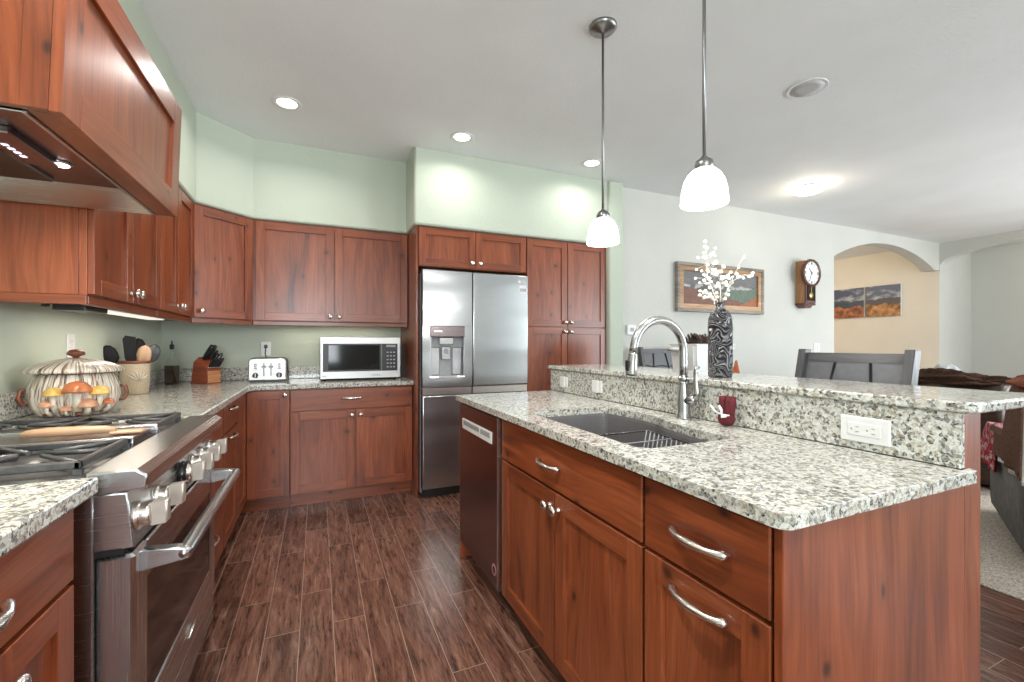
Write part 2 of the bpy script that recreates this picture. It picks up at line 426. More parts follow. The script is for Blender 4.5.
# ---------------------------------------------------------------- cabinet kit
def shaker(mb, fr, u0, u1, z0, z1, st=.06, th=.02):
    mb.box(u0, u0+st, 0, th, z0, z1, 'wood_v', .0015, fr); mb.box(u1-st, u1, 0, th, z0, z1, 'wood_v', .0015, fr)
    mb.box(u0+st, u1-st, 0, th, z1-st, z1, 'wood_h', .0015, fr); mb.box(u0+st, u1-st, 0, th, z0, z0+st, 'wood_h', .0015, fr)
    mb.box(u0+st-.004, u1-st+.004, .001, th-.011, z0+st-.004, z1-st+.004, 'wood_v', 0, fr)
def knob_mb(fr, u, z, w=.02):
    mb = MB(); mb.lathe([(.010, 0), (.010, .003), (.0065, .007), (.0065, .014), (.016, .020), (.0185, .025), (.017, .031), (.009, .035), (0, .036)], fr.p(u, w, z), 'nickel', 18, fr.w)
    return mb
def pull_mb(fr, u, z, w=.02, L=.135):
    mb = MB(); h = L/2
    pr = [(-h-.006, .004, .007), (-h, .010, .0105), (-h+.010, .017, .008), (-h*.55, .026, .0070), (0, .030, .0105), (h*.55, .026, .0075), (h-.010, .017, .008), (h, .010, .0105), (h+.006, .004, .007)]
    mb.tube([fr.p(u+a, w+o, z) for a, o, r in pr], [r for a, o, r in pr], 'nickel', 10)
    for sgn in (-1, 1): mb.cyl(fr.p(u+sgn*h, w, z), fr.p(u+sgn*h, w+.012, z), .006, 'nickel', 10)
    return mb
def door(t, fr, u0, u1, z0, z1, knob=None, pull=None, st=.06, name='door'):
    mb = MB(); shaker(mb, fr, u0, u1, z0, z1, st); d = t.part(name, mb)
    if knob: t.part('knob', knob_mb(fr, *knob), d, 'satin nickel knob')
    if pull: t.part('pull', pull_mb(fr, *pull), d, 'arched satin nickel pull')
    return d
def drawer(t, fr, u0, u1, z0, z1, pull=None):
    mb = MB(); mb.box(u0, u1, 0, .02, z0, z1, 'wood_h', .003, fr); d = t.part('drawer', mb)
    if pull: t.part('pull', pull_mb(fr, *pull), d, 'arched satin nickel pull')
    return d
def carcass(t, fr, u0, u1, depth, z0, z1, name='body', mat='wood_v'):
    mb = MB(); mb.box(u0, u1, -depth, 0, z0, z1, mat, .001, fr); return t.part(name, mb)
def toe(t, fr, u0, u1, back=.065, mat='wood_h', h=.1):
    mb = MB(); mb.box(u0, u1, -back-.018, -back, 0, h, mat, 0, fr); return t.part('toe_kick', mb)

FL = Fr((-.478, 0, 0), (0, 1, 0), (1, 0, 0))          # left run, fronts face +x
FB = Fr((0, 3.585, 0), (1, 0, 0), (0, -1, 0))         # back run, fronts face -y
FI = Fr((.755, 0, 0), (0, 1, 0), (-1, 0, 0))          # island, fronts face -x
UL = Fr((-.768, 0, 0), (0, 1, 0), (1, 0, 0)); UB = Fr((0, 3.795, 0), (1, 0, 0), (0, -1, 0))
FP = Fr((0, 3.47, 0), (1, 0, 0), (0, -1, 0))

# near left base cabinet
t = T('base_cabinet', 'cherry base cabinet on the near side of the range, one drawer over two doors', 'cabinet', (-.78, .93, 0))
carcass(t, FL, .66, 1.196, .60, .10, .874); toe(t, FL, .66, 1.196)
drawer(t, FL, .664, 1.190, .718, .868, (.885, .79))
door(t, FL, .664, .925, .11, .708, (.90, .655)); door(t, FL, .930, 1.190, .11, .708, (.955, .655))
# between range and corner
t = T('base_cabinet', 'cherry three-drawer base cabinet right behind the far side of the range', 'cabinet', (-.78, 2.42, 0))
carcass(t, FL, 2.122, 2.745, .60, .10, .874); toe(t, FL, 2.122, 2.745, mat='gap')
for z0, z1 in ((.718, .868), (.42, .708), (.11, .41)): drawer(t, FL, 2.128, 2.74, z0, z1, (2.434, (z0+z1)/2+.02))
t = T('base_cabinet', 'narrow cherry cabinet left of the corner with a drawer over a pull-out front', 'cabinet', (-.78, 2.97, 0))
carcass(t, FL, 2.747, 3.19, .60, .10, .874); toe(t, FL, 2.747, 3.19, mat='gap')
drawer(t, FL, 2.752, 3.185, .718, .868, (2.968, .835)); door(t, FL, 2.752, 3.185, .11, .708, None, (2.968, .675))
# corner cabinet: an L-shaped body with a folding pair of doors
t = T('corner_cabinet', 'cherry corner base cabinet with full-height folding doors in the inside corner', 'cabinet', (-.78, 3.85, 0))
b = MB(); b.prism([(-1.078, 3.192), (-.478, 3.192), (-.478, 3.585), (-.188, 3.585), (-.188, 4.128), (-1.078, 4.128)], .10, .874, 'wood_v'); t.part('body', b)
b = MB(); b.box(-.543, -.525, 3.192, 3.65, 0, .1, 'wood_h'); b.box(-.543, -.188, 3.65, 3.668, 0, .1, 'wood_h'); t.part('toe_kick', b)
door(t, FL, 3.196, 3.560, .11, .868); door(t, FB, -.455, -.19, .11, .868, (-.217, .837))
# back base cabinet
t = T('base_cabinet', 'cherry base cabinet under the microwave with a wide drawer over two doors', 'cabinet', (.26, 3.86, 0))
carcass(t, FB, -.186, .698, .54, .10, .874); toe(t, FB, -.186, .698)
drawer(t, FB, -.182, .694, .712, .868, (.235, .795))
door(t, FB, -.182, .262, .11, .704, (.236, .665)); door(t, FB, .268, .694, .11, .704, (.300, .665))

# left countertops and splashes
b = MB(); b.prism([(-1.088, .655), (-.437, .655), (-.437, 1.238), (-1.088, 1.238)], .876, .914, 'granite', bev=.006)
single('countertop', b, 'short speckled granite countertop at the near side of the range', 'countertop', (-.76, .93, .876))
t = T('countertop', 'long L-shaped granite countertop running from the range round to the fridge', 'countertop', (-.5, 3.8, .876))
b = MB(); b.prism([(-1.088, 2.120), (-.437, 2.120), (-.437, 3.50), (-.405, 3.545), (.699, 3.545), (.699, 4.148), (-1.088, 4.148)], .876, .914, 'granite', bev=.006); t.part('slab', b)
b = MB(); b.box(-1.088, -1.068, 2.120, 4.148, .915, 1.016, 'granite', .003); t.part('backsplash', b)
b = MB(); b.box(-1.067, .699, 4.128, 4.148, .915, 1.016, 'granite', .003); t.part('backsplash', b)

# wall cabinets
def upper(t, fr, u0, u1, doors, depth=.318, z0=1.38, z1=2.136, knobs=()):
    carcass(t, fr, u0, u1, depth, z0, z1)
    mb = MB(); mb.box(u0, u1, -.022, .004, 1.345, 1.3795, 'wood_h', .004, fr); t.part('light_rail', mb)
    for (a, c, k) in doors: door(t, fr, a, c, z0+.004, 2.128, k)
t = T('wall_cabinet', 'cherry wall cabinet next to the hood, two doors, broad plain end panel', 'cabinet', (-.93, 2.46, 1.345))
upper(t, UL, 2.085, 2.832, ((2.088, 2.455, (2.43, 1.425)), (2.460, 2.829, (2.486, 1.425))))
b = MB(); b.box(-1.086, -.79, 2.075, 2.0845, 1.38, 2.136, 'wood_v', .001); b.box(-1.086, -.764, 2.070, 2.0845, 1.345, 1.3795, 'wood_h', .002); t.part('end_panel', b)
t = T('wall_cabinet', 'cherry wall cabinet of two doors between hood-side cabinet and corner', 'cabinet', (-.93, 3.17, 1.345))
upper(t, UL, 2.834, 3.502, ((2.837, 3.150, (3.125, 1.425)), (3.155, 3.499, (3.185, 1.425))))
t = T('corner_wall_cabinet', 'diagonal cherry corner wall cabinet with one door', 'cabinet', (-.8, 3.85, 1.345))
b = MB(); b.prism([(-1.086, 3.504), (-.768, 3.504), (-.449, 3.795), (-.449, 4.144), (-1.086, 4.144)], 1.38, 2.136, 'wood_v'); t.part('body', b)
dv = Vector((-.449+.768, 3.795-3.504, 0)); dl = dv.length
FD = Fr((-.768, 3.504, 0), dv, (dv.y, -dv.x, 0))
door(t, FD, .012, dl-.010, 1.384, 2.128, (.052, 1.425))
b = MB(); b.box(.004, dl-.004, -.022, .004, 1.345, 1.3795, 'wood_h', .003, FD); t.part('light_rail', b)
t = T('wall_cabinet', 'wide cherry wall cabinet with two doors above the toaster and microwave', 'cabinet', (.13, 3.96, 1.345))
upper(t, UB, -.447, .698, ((-.425, .118, (.088, 1.42)), (.124, .695, (.154, 1.42))), .349)
# fridge surround and pantry
b = MB(); b.box(.701, .722, 3.465, 4.146, 0, 2.136, 'wood_v', .0015)
single('tall_end_panel', b, 'tall narrow cherry panel between the counter and the fridge', 'panel', (.711, 3.8, 0))
t = T('over_fridge_cabinet', 'low cherry cabinet with two small doors above the fridge', 'cabinet', (1.19, 3.8, 1.82))
carcass(t, FP, .7225, 1.658, .67, 1.822, 2.136)
door(t, FP, .725, 1.192, 1.828, 2.128, (1.160, 1.868), st=.055); door(t, FP, 1.197, 1.655, 1.828, 2.128, (1.228, 1.868), st=.055)
t = T('pantry_cabinet', 'tall cherry pantry cabinet with four doors right of the fridge', 'cabinet', (2.08, 3.8, 0))
carcass(t, FP, 1.660, 2.496, .67, .10, 2.136); toe(t, FP, 1.660, 2.496)
for z0, z1, kz in ((.11, 1.352, 1.315), (1.360, 2.128, 1.40)):
    door(t, FP, 1.664, 2.070, z0, z1, (2.043, kz)); door(t, FP, 2.076, 2.492, z0, z1, (2.103, kz))

# ---------------------------------------------------------------- refrigerator
t = T('refrigerator', 'stainless four-door refrigerator with ice dispenser', 'refrigerator', (1.19, 3.75, 0))
b = MB(); b.box(.737, 1.643, 3.462, 4.12, .03, 1.765, 'grey_pl', .004); t.part('body', b)
b = MB(); b.box(.745, 1.635, 3.43, 3.47, .0, .07, 'black', .003); t.part('base_grille', b)
def fdoor(x0, x1, z0, z1): b = MB(); b.box(x0, x1, 3.385, 3.458, z0, z1, 'fridge', .007, seg=3); return b
# left upper door with a recess for the dispenser
b = MB()
xs = (.738, .796, 1.078, 1.1430); zs = (.866, .945, 1.345, 1.785)
b.box(xs[0], xs[3], 3.387, 3.458, zs[2], zs[3], 'fridge', .004); b.box(xs[0], xs[3], 3.387, 3.458, zs[0], zs[1], 'fridge', .004)
b.box(xs[0], xs[1], 3.387, 3.458, zs[1]-.006, zs[2]+.006, 'fridge', .0); b.box(xs[2], xs[3], 3.387, 3.458, zs[1]-.006, zs[2]+.006, 'fridge', .0)
dl_ = t.part('door', b)
b = MB(); b.box(.796, 1.078, 3.445, 3.457, .945, 1.26, 'grey_pl'); b.box(.796, .805, 3.384, 3.445, .945, 1.26, 'steel'); b.box(1.069, 1.078, 3.384, 3.445, .945, 1.26, 'steel')
b.prism([(.796, 3.384), (.86, 3.370), (1.01, 3.370), (1.078, 3.384), (1.078, 3.445), (.796, 3.445)], .938, .956, 'nickel', 'z', bev=.002)
b.box(.812, .885, 3.428, 3.446, .958, 1.18, 'steel_v', .006); b.box(.985, 1.062, 3.428, 3.446, .958, 1.18, 'steel_v', .006); dp = t.part('dispenser', b, dl_, 'recessed grey ice and water dispenser')
b = MB(); b.box(.796, 1.078, 3.380, 3.445, 1.26, 1.345, 'dark_steel', .004); b.box(.83, .89, 3.3795, 3.382, 1.30, 1.312, 'led'); t.part('display', b, dl_)
b = MB(); b.box(.875, .990, 3.395, 3.445, 1.20, 1.258, 'steel', .006); b.box(.915, .952, 3.400, 3.43, 1.225, 1.258, 'grey_pl', .004); b.box(.895, .970, 3.410, 3.44, 1.08, 1.185, 'steel', .006); b.box(.915, .950, 3.404, 3.41, 1.13, 1.165, 'grey_pl', .003); t.part('spout', b, dl_)
t.part('door', fdoor(1.1485, 1.642, .866, 1.785))
for x0, x1 in ((.738, 1.1430), (1.1485, 1.642)):
    d = t.part('door', fdoor(x0, x1, .075, .800))
    b = MB(); b.box(x0, x1, 3.400, 3.458, .803, .862, 'nickel', .004); t.part('handle', b, d, 'long pocket handle between upper and lower door')
def text_mb(txt, size, m, pos, rot, depth=.001):
    cu = bpy.data.curves.new('lettering', 'FONT'); cu.body = txt; cu.size = size; cu.extrude = depth; cu.align_x = 'CENTER'; cu.align_y = 'CENTER'
    o = bpy.data.objects.new('lettering', cu); C.objects.link(o); dg = bpy.context.evaluated_depsgraph_get()
    me = bpy.data.meshes.new_from_object(o.evaluated_get(dg)); bpy.data.objects.remove(o)
    mb = MB(); mb.mi(m); mb.bm.from_mesh(me); mb.bm.transform(Matrix.Translation(pos) @ rot)
    for f in mb.bm.faces: f.material_index = 0
    return mb
RY = Matrix.Rotation(PI/2, 4, 'X')                       # text facing -y
b = text_mb('LG', .030, 'white_pl', (1.60, 3.384, 1.732), RY); b.lathe([(.013, 0), (.013, .0015)], (1.560, 3.385, 1.732), 'white_pl', 20, (0, -1, 0)); t.part('logo', b, None, 'small pale maker logo')
b = MB(); b.box(1.560, 1.620, 3.383, 3.3845, 1.625, 1.70, 'white_pl')
for k in range(3): b.box(1.566+.02*k, 1.580+.02*k, 3.382, 3.3832, 1.650, 1.676, 'grey_pl')
t.part('sticker', b, None, 'small white sticker')

# ---------------------------------------------------------------- island
IY0, IY1 = .525, 2.405
t = T('sink_cabinet', 'cherry island sink cabinet with a wide false drawer over two doors', 'cabinet', (1.05, 1.33, 0))
b = MB()
b.box(.755, 1.335, .866, .884, .10, .884, 'wood_v'); b.box(.755, 1.335, 1.782, 1.800, .10, .884, 'wood_v'); b.box(.755, 1.335, .884, 1.782, .10, .118, 'wood_v')
b.box(.755, .773, .884, 1.782, .70, .884, 'wood_h'); b.box(.755, .773, .884, 1.782, .118, .70, 'wood_v'); b.box(1.317, 1.335, .884, 1.782, .118, .884, 'wood_v'); t.part('body', b)
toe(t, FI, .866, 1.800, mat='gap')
drawer(t, FI, .870, 1.778, .706, .876, (1.345, .785))
door(t, FI, .870, 1.308, .11, .697, (1.281, .648)); door(t, FI, 1.313, 1.778, .11, .697, (1.341, .648))
t = T('drawer_cabinet', 'cherry island cabinet at the near end, drawer over a pull-out front with two pulls', 'cabinet', (1.05, .69, 0))
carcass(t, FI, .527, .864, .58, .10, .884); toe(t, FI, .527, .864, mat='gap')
drawer(t, FI, .531, .860, .706, .876, (.690, .787)); door(t, FI, .531, .860, .11, .697, None, (.690, .655))
b = MB(); b.box(.737, 1.364, .508, .5255, 0, .884, 'wood_v', .0015); b.box(1.3655, 1.441, .508, .5255, 0, 1.044, 'wood_v', .0015)
single('island_end_panel', b, 'broad plain cherry panel closing the near end of the island', 'panel', (1.08, .517, 0))
t = T('dishwasher', 'dark stainless dishwasher at the far end of the island', 'dishwasher', (1.05, 2.1, 0))
b = MB(); b.box(.757, 1.33, 1.803, 2.385, .10, .876, 'grey_pl'); b.box(.80, .82, 1.803, 2.385, 0, .10, 'gap'); t.part('body', b)
b = MB(); b.box(.727, .755, 1.812, 2.378, .105, .874, 'dark_steel', .004); d = t.part('door', b)
b = MB(); b.box(.723, .727, 1.875, 2.315, .745, .800, 'trim', .0015); hs = t.part('handle', b, d, 'pale steel pocket handle strip')
b = MB(); b.box(.7215, .723, 2.04, 2.29, .768, .792, 'grey_pl', .0005); b.box(.7215, .723, 1.895, 2.02, .768, .792, 'grey_pl', .0005); t.part('grip_recess', b, hs)
b = MB(); b.box(.724, .756, 1.803, 1.810, .105, .876, 'nickel', .001); t.part('side_trim', b)
M['badge'] = plain('badge_red', (.42, .18, .20), .4)
b = MB(); b.lathe([(.026, 0), (.026, .0012)], (.727, 1.85, .185), 'badge', 24, (-1, 0, 0)); b.lathe([(.016, .0012), (.016, .0018)], (.727, 1.85, .185), 'dark_steel', 24, (-1, 0, 0)); t.part('badge', b, d, 'small round reddish badge')
b = MB(); b.box(.735, 1.349, 2.387, 2.404, 0, .884, 'wood_v', .0015)
single('island_end_panel', b, 'cherry panel closing the far end of the island beside the dishwasher', 'panel', (1.04, 2.395, 0))
# island worktop with the curved sink cut-out
outer = [(1.343, 2.42), (.728, 2.42), (.718, 2.416), (.713, 2.405)]
outer += arc(.740, .515, .027, PI, 1.5*PI, 6) + [(1.366, .488), (1.376, .492), (1.379, .500), (1.379, .506), (1.343, .506)]
sk = [(.812, .985), (.812, 1.655)] + arc(.842, 1.655, .03, PI, PI/2, 4)[1:] + [(1.180, 1.685)] + arc(1.180, 1.650, .035, PI/2, 0, 4)[1:]
sk += [(1.232, 1.52), (1.234, 1.44), (1.224, 1.37), (1.200, 1.29), (1.178, 1.21), (1.167, 1.12), (1.164, .985)] + arc(1.134, .985, .03, 0, -PI/2, 4)[1:] + [(.842, .955)]
ICT = slab_with_hole(outer, sk, .886, .914, 'granite')
t = T('countertop', 'speckled granite island countertop around the sink', 'countertop', (1.03, 1.45, .876))
t.part('slab', ICT)
b = MB(); b.box(1.344, 1.364, .507, 2.445, .915, 1.044, 'granite', .002); t.part('splash', b, None, 'upright granite splash below the bar top')
b = MB(); b.box(1.365, 1.440, .527, 2.445, 0, 1.044, 'wood_v'); struct('wall_island', b)
b = MB()
pts = [(1.334, 2.465), (1.334, .515)] + arc(1.362, .507, .028, PI, 1.5*PI, 5) + arc(1.72, .507, .028, -PI/2, 0, 5) + [(1.748, 2.465)]
b.prism(pts, 1.0445, 1.070, 'granite', bev=.006)
single('bar_countertop', b, 'raised granite bar top running along the back of the island', 'bar top', (1.54, 1.5, 1.0445))
# sink
t = T('sink', 'dark grey undermount kitchen sink with a curved back edge', 'sink', (.99, 1.28, .66))
def off(pts, d):
    c = Vector((sum(p[0] for p in pts)/len(pts), sum(p[1] for p in pts)/len(pts))); o = []
    n = len(pts)
    for k in range(n):
        a = Vector(pts[k-1]); p = Vector(pts[k]); q = Vector(pts[(k+1) % n]); tn = (q-a).normalized(); nr = Vector((tn.y, -tn.x))
        if nr.dot(p-c) < 0: nr = -nr
        o.append((p+nr*d)[:])
    return o
b = MB(); i = b.mi('comp'); lv = []
for d, z in ((.014, .8855), (-.001, .8855), (-.003, .875), (-.006, .72), (-.030, .675), (-.06, .668)):
    lv.append([b.bm.verts.new((x, y, z)) for x, y in off(sk, d)])
for p, q in zip(lv, lv[1:]):
    for k in range(len(p)):
        f = b.bm.faces.new([p[k], p[(k+1) % len(p)], q[(k+1) % len(p)], q[k]]); f.smooth = False
b.bm.faces.new(lv[-1]); bmesh.ops.recalc_face_normals(b.bm, faces=b.bm.faces[:])
sb = t.part('basin', b)
b = MB(); b.lathe([(.045, 0), (.045, .004), (.035, .005), (.03, .001)], (1.0, 1.48, .6685), 'steel', 24); t.part('drain', b)
t = T('sink_rack', 'black wire rack standing in the right half of the sink', 'rack', (.96, 1.12, .67))
b = MB(); rk = [(.835, .985), (.835, 1.33), (1.145, 1.33), (1.135, 1.20), (1.125, .985)]
b.tube([(x, y, .872) for x, y in rk], .0035, 'black', 6, closed=True); t.part('rim', b)
b = MB(); b.tube([(x, y, .69) for x, y in rk], .003, 'black', 6, closed=True); t.part('base_ring', b)
b = MB()
for k in range(15):
    y = 1.0+.32*k/14; xb = 1.127+.012*k/14
    b.tube([(xb, y, .872), (xb-.02, y+.022, .69)], .0026, 'grey_pl', 5)
    b.tube([(.837, y, .872), (.85, y, .69)], .0022, 'black', 5); b.tube([(.84, y, .69), (1.10, y, .69)], .0022, 'black', 5)
for y in (1.03, 1.18):
    b.tube([(.837, y, .872), (1.125, y, .872)], .0022, 'grey_pl', 5)
t.part('wires', b)
# faucet
t = T('faucet', 'gooseneck pull-down faucet in brushed steel behind the sink', 'faucet', (1.295, 1.292, .914))
fx, fy = 1.295, 1.292
b = MB(); b.lathe([(.030, 0), (.030, .006), (.027, .010), (.024, .03), (.025, .07), (.021, .105), (.0165, .135), (.0155, .15)], (fx, fy, .914), 'faucet', 24); b.lathe([(.019, 0), (.0205, .004), (.0205, .010), (.019, .014)], (fx, fy, 1.062), 'faucet', 20); t.part('base', b)
R_ = .120; path = [(fx, fy, 1.07), (fx, fy, 1.12), (fx, fy, 1.165)] + [(fx-R_+R_*math.cos(a), fy, 1.172+R_*math.sin(a)) for a in [PI*k/16 for k in range(1, 16)]] + [(fx-2*R_-.002, fy, 1.165)]
b = MB(); b.tube(path, .0160, 'faucet', 14); t.part('spout', b)
hx = fx-2*R_-.003; hd = Vector((-.10, 0, -1)).normalized()
b = MB(); b.lathe([(.0155, 0), (.0165, .006), (.0165, .010), (.018, .014), (.019, .05), (.0215, .078), (.020, .082)], (hx, fy, 1.21-.04), 'faucet', 20, hd); b.lathe([(.0165, .0821), (.016, .084)], (hx, fy, 1.17), 'black', 20, hd)
sp_ = t.part('spray_head', b); b = MB(); b.box(hx-.030, hx-.0195, fy-.009, fy+.009, 1.105, 1.145, 'black', .003); t.part('button', b, sp_, 'black spray button')
b = MB(); b.tube([(fx, fy-.015, .985), (fx+.006, fy-.040, .992), (fx+.008, fy-.052, .995)], [.017, .018, .014], 'faucet', 14)
b.tube([(fx+.008, fy-.050, .990), (fx+.009, fy-.058, 1.02), (fx+.010, fy-.052, 1.06), (fx+.012, fy-.050, 1.095), (fx+.013, fy-.054, 1.118)], [.014, .013, .010, .009, .012], 'faucet', 12); t.part('lever', b)
# outlets and switches
def plate(name, label, cat, fr, u, z, w, h, kind, wo=0.0, grp=None):
    p = fr.p(u, wo, z); t = T(name, label, cat, p[:], grp)
    b = MB(); b.box(u-w/2, u+w/2, wo, wo+.006, z-h/2, z+h/2, 'white_pl', .002, fr); pl = t.part('plate', b)
    if kind == 'duplex_h':
        b = MB(); b.box(u-w*.33, u+w*.33, wo+.006, wo+.008, z-h*.25, z+h*.25, 'white_pl', .001, fr); c = t.part('socket', b)
        for k in (-1, 1):
            b = MB(); q = u+k*w*.16
            for sgn in (-1, 1): b.box(q-.007, q+.001, wo+.0078, wo+.0086, z+sgn*.0065-.0012, z+sgn*.0065+.0012, 'grey_pl', 0, fr)
            b.lathe([(.0024, 0), (.0024, .0008)], fr.p(q+.011, wo+.0078, z), 'grey_pl', 10, fr.w); t.part('slot', b, c)
    elif kind == 'duplex_v':
        for k in (-1, 1):
            b = MB(); q = z+k*.02; b.lathe([(.0165, 0), (.0165, .002)], fr.p(u, wo+.006, q), 'white_pl', 20, fr.w); c = t.part('socket', b)
            b = MB()
            for sgn in (-1, 1): b.box(u+sgn*.006-.0012, u+sgn*.006+.0012, wo+.0078, wo+.0086, q-.003, q+.006, 'grey_pl', 0, fr)
            t.part('slot', b, c)
    else:
        for k in range(kind):
            q = u+(k-(kind-1)/2)*.046; b = MB(); b.box(q-.016, q+.016, wo+.006, wo+.010, z-.033, z+.033, 'white_pl', .002, fr); t.part('rocker', b)
    return t
FS = Fr((1.344, 0, 0), (0, 1, 0), (-1, 0, 0)); FW = Fr((0, 4.15, 0), (1, 0, 0), (0, -1, 0)); FLW = Fr((-1.09, 0, 0), (0, 1, 0), (1, 0, 0)); FDW = Fr((0, 3.5, 0), (1, 0, 0), (0, -1, 0))
plate('outlet', 'white outlet in the granite splash at the near end of the island', 'outlet', FS, .698, .971, .118, .068, 'duplex_h', .0005)
plate('switch', 'white switch plate in the granite splash nearest the faucet', 'switch', FS, 1.935, .980, .092, .062, 1, .0005)
plate('switch', 'white switch plate at the far left end of the granite splash', 'switch', FS, 2.275, .978, .085, .062, 1, .0005)
plate('outlet', 'white wall outlet behind the toaster', 'outlet', FW, -.393, 1.165, .072, .115, 'duplex_v', .0005)
plate('outlet', 'white wall outlet on the left wall above the tureen', 'outlet', FLW, 2.79, 1.195, .072, .115, 'duplex_v', .0005)
plate('switch', 'double light switch on the dining wall below the clock', 'switch', FDW, 5.70, 1.16, .12, .115, 2, .0005)
t = T('thermostat', 'small square thermostat on the dining wall beside the pantry', 'thermostat', (2.82, 3.5, 1.34))
b = MB(); b.box(2.765, 2.875, .0005, .022, 1.295, 1.392, 'white_pl', .004, FDW); t.part('case', b)
b = MB(); b.box(2.80, 2.845, .022, .0235, 1.33, 1.365, 'grey_pl', .001, FDW); t.part('screen', b)
# ---------------------------------------------------------------- range
RY0, RY1 = 1.254, 2.110
t = T('range', 'professional stainless gas range with griddle and white-faced knobs', 'stove', (-.75, 1.66, 0))
b = MB(); b.box(-1.07, -.452, RY0, RY1, .10, .893, 'steel', .003); t.part('body', b)
b = MB(); b.box(-1.0, -.52, RY0+.03, RY1-.03, .0, .10, 'gap'); t.part('plinth', b)
b = MB(); b.box(-1.07, -.465, RY0, RY1, .8935, .9085, 'steel', .003); b.box(-1.066, -1.035, RY0, RY1, .908, .935, 'steel', .004)
b.box(-1.03, -.50, RY0+.035, RY0+.315, .9085, .9095, 'iron'); b.box(-1.03, -.50, RY1-.315, RY1-.035, .9085, .9095, 'iron'); t.part('cooktop', b)
b = MB(); b.prism([(-.464, .918), (-.376, .918), (-.357, .904), (-.357, .874), (-.445, .864), (-.464, .880)], RY0, RY1, 'steel', 'y', bev=.004); t.part('bullnose', b)
b = MB(); b.prism([(-.452, .868), (-.392, .868), (-.380, .742), (-.452, .742)], RY0, RY1, 'steel', 'y', bev=.003); t.part('control_panel', b)
b = MB(); b.box(-.452, -.40, RY0+.004, RY1-.004, .728, .742, 'gap'); t.part('vent_gap', b)
pn = Vector((1, 0, .095)).normalized()
M['knob_face'] = plain('knob_cream', (.66, .61, .54), .3, .6)
for k, y in enumerate((1.290, 1.425, 1.655, 1.775, 1.895, 2.015)):
    c = Vector((-.386, y, .802)); ring = k == 2
    b = MB(); b.lathe([(.033, 0), (.033, .006), (.028, .010), (.026, .012)] + ([(.034, .013), (.034, .019), (.027, .021)] if ring else []) + [(.0255, .026), (.024, .03)], c, 'nickel', 26, pn); kn = t.part('knob', b, None, 'oven knob with black rings' if ring else 'satin knob with cream grip')
    if ring:
        b = MB(); b.tube([c+pn*.016+Vector((0, .0335*math.cos(a), .0335*math.sin(a))) for a in [2*PI*j/24 for j in range(24)]], .004, 'black', 6, closed=True); b.tube([c+pn*.004+Vector((0, .034*math.cos(a), .034*math.sin(a))) for a in [2*PI*j/24 for j in range(24)]], .004, 'black', 6, closed=True); t.part('ring', b, kn, 'black ring')
    b = MB(); b.prism([(-.0125, -.0265), (.0125, -.0265), (.0135, .0265), (-.0135, .0265)], .028, .062, 'knob_face', 'y', bev=.004, fr=Fr(c, (0, 1, 0), pn)); t.part('grip', b, kn)
# oven door
b = MB()
for y0, y1 in ((RY0+.004, RY0+.092), (RY1-.092, RY1-.004)): b.box(-.450, -.380, y0, y1, .218, .726, 'steel_v', .008)
b.box(-.450, -.380, RY0+.09, RY1-.09, .218, .335, 'steel', .004); b.box(-.450, -.380, RY0+.09, RY1-.09, .632, .726, 'steel', .004); b.box(-.448, -.40, RY0+.09, RY1-.09, .33, .64, 'black'); dr = t.part('oven_door', b)
b = MB(); b.box(-.40, -.3835, RY0+.088, RY1-.088, .332, .636, 'dglass', .001); t.part('window', b, dr, 'dark glass oven window')
b = MB(); L_ = RY1-RY0-.096; b.lathe([(0, 0), (.010, .002), (.0155, .008), (.017, .016), (.017, L_-.016), (.0155, L_-.008), (.010, L_-.002), (0, L_)], (-.300, RY0+.048, .690), 'steel', 22, (0, 1, 0))
for y in (RY0+.065, RY1-.065):
    b.prism([(-.385, .662), (-.385, .716), (-.315, .708), (-.288, .703), (-.288, .677), (-.315, .672)], y-.015, y+.015, 'steel', 'y', bev=.004)
t.part('handle', b, dr, 'long tubular oven handle')
b = MB(); b.box(-.380, -.3755, 1.70, 1.79, .258, .276, 'nickel', .002); b.tube([(-.377, 1.70, .262), (-.374, 1.745, .280), (-.377, 1.79, .268)], .005, 'nickel', 8); t.part('emblem', b, dr, 'small polished maker emblem')
b = MB(); b.box(-.450, -.385, RY0+.004, RY1-.004, .104, .210, 'steel', .004); t.part('kick_panel', b)
# grates and griddle
def grate(y0, y1):
    b = MB(); x0, x1 = -1.025, -.485; h0, h1 = .922, .940
    for a, c in ((x0, x0+.014), (x1-.014, x1), ((x0+x1)/2-.007, (x0+x1)/2+.007)): b.box(a, c, y0, y1, h0, h1, 'iron', .003)
    for a, c in ((y0, y0+.014), (y1-.014, y1)): b.box(x0, x1, a, c, h0, h1, 'iron', .003)
    for x in (x0+.007, (x0+x1)/2, x1-.007):
        for y in (y0+.007, y1-.007): b.box(x-.008, x+.008, y-.007, y+.007, .909, h0, 'iron')
    for q in (0, 1):
        cx = x0+(x1-x0)*(.25+.5*q); cy = (y0+y1)/2
        for sx_ in (-1, 1):
            for sy_ in (-1, 1):
                e = Vector((cx+sx_*.126, cy+sy_*(y1-y0)*.46, .934)); s_ = Vector((cx+sx_*.022, cy+sy_*.022, .936))
                b.tube([e, s_], [.007, .006], 'iron', 6)
        b.tube([(cx-.13, cy, .934), (cx-.03, cy, .936)], .006, 'iron', 6); b.tube([(cx+.03, cy, .936), (cx+.13, cy, .934)], .006, 'iron', 6)
    return b
for y0, y1 in ((RY0+.035, RY0+.312), (RY1-.312, RY1-.035)):
    t.part('grate', grate(y0, y1))
    for q in (0, 1):
        b = MB(); c = (-1.025+.54*(.25+.5*q), (y0+y1)/2, .9095); b.lathe([(.045, 0), (.045, .006), (.034, .010), (.032, .014), (.0, .017)], c, 'iron', 24); t.part('burner', b)
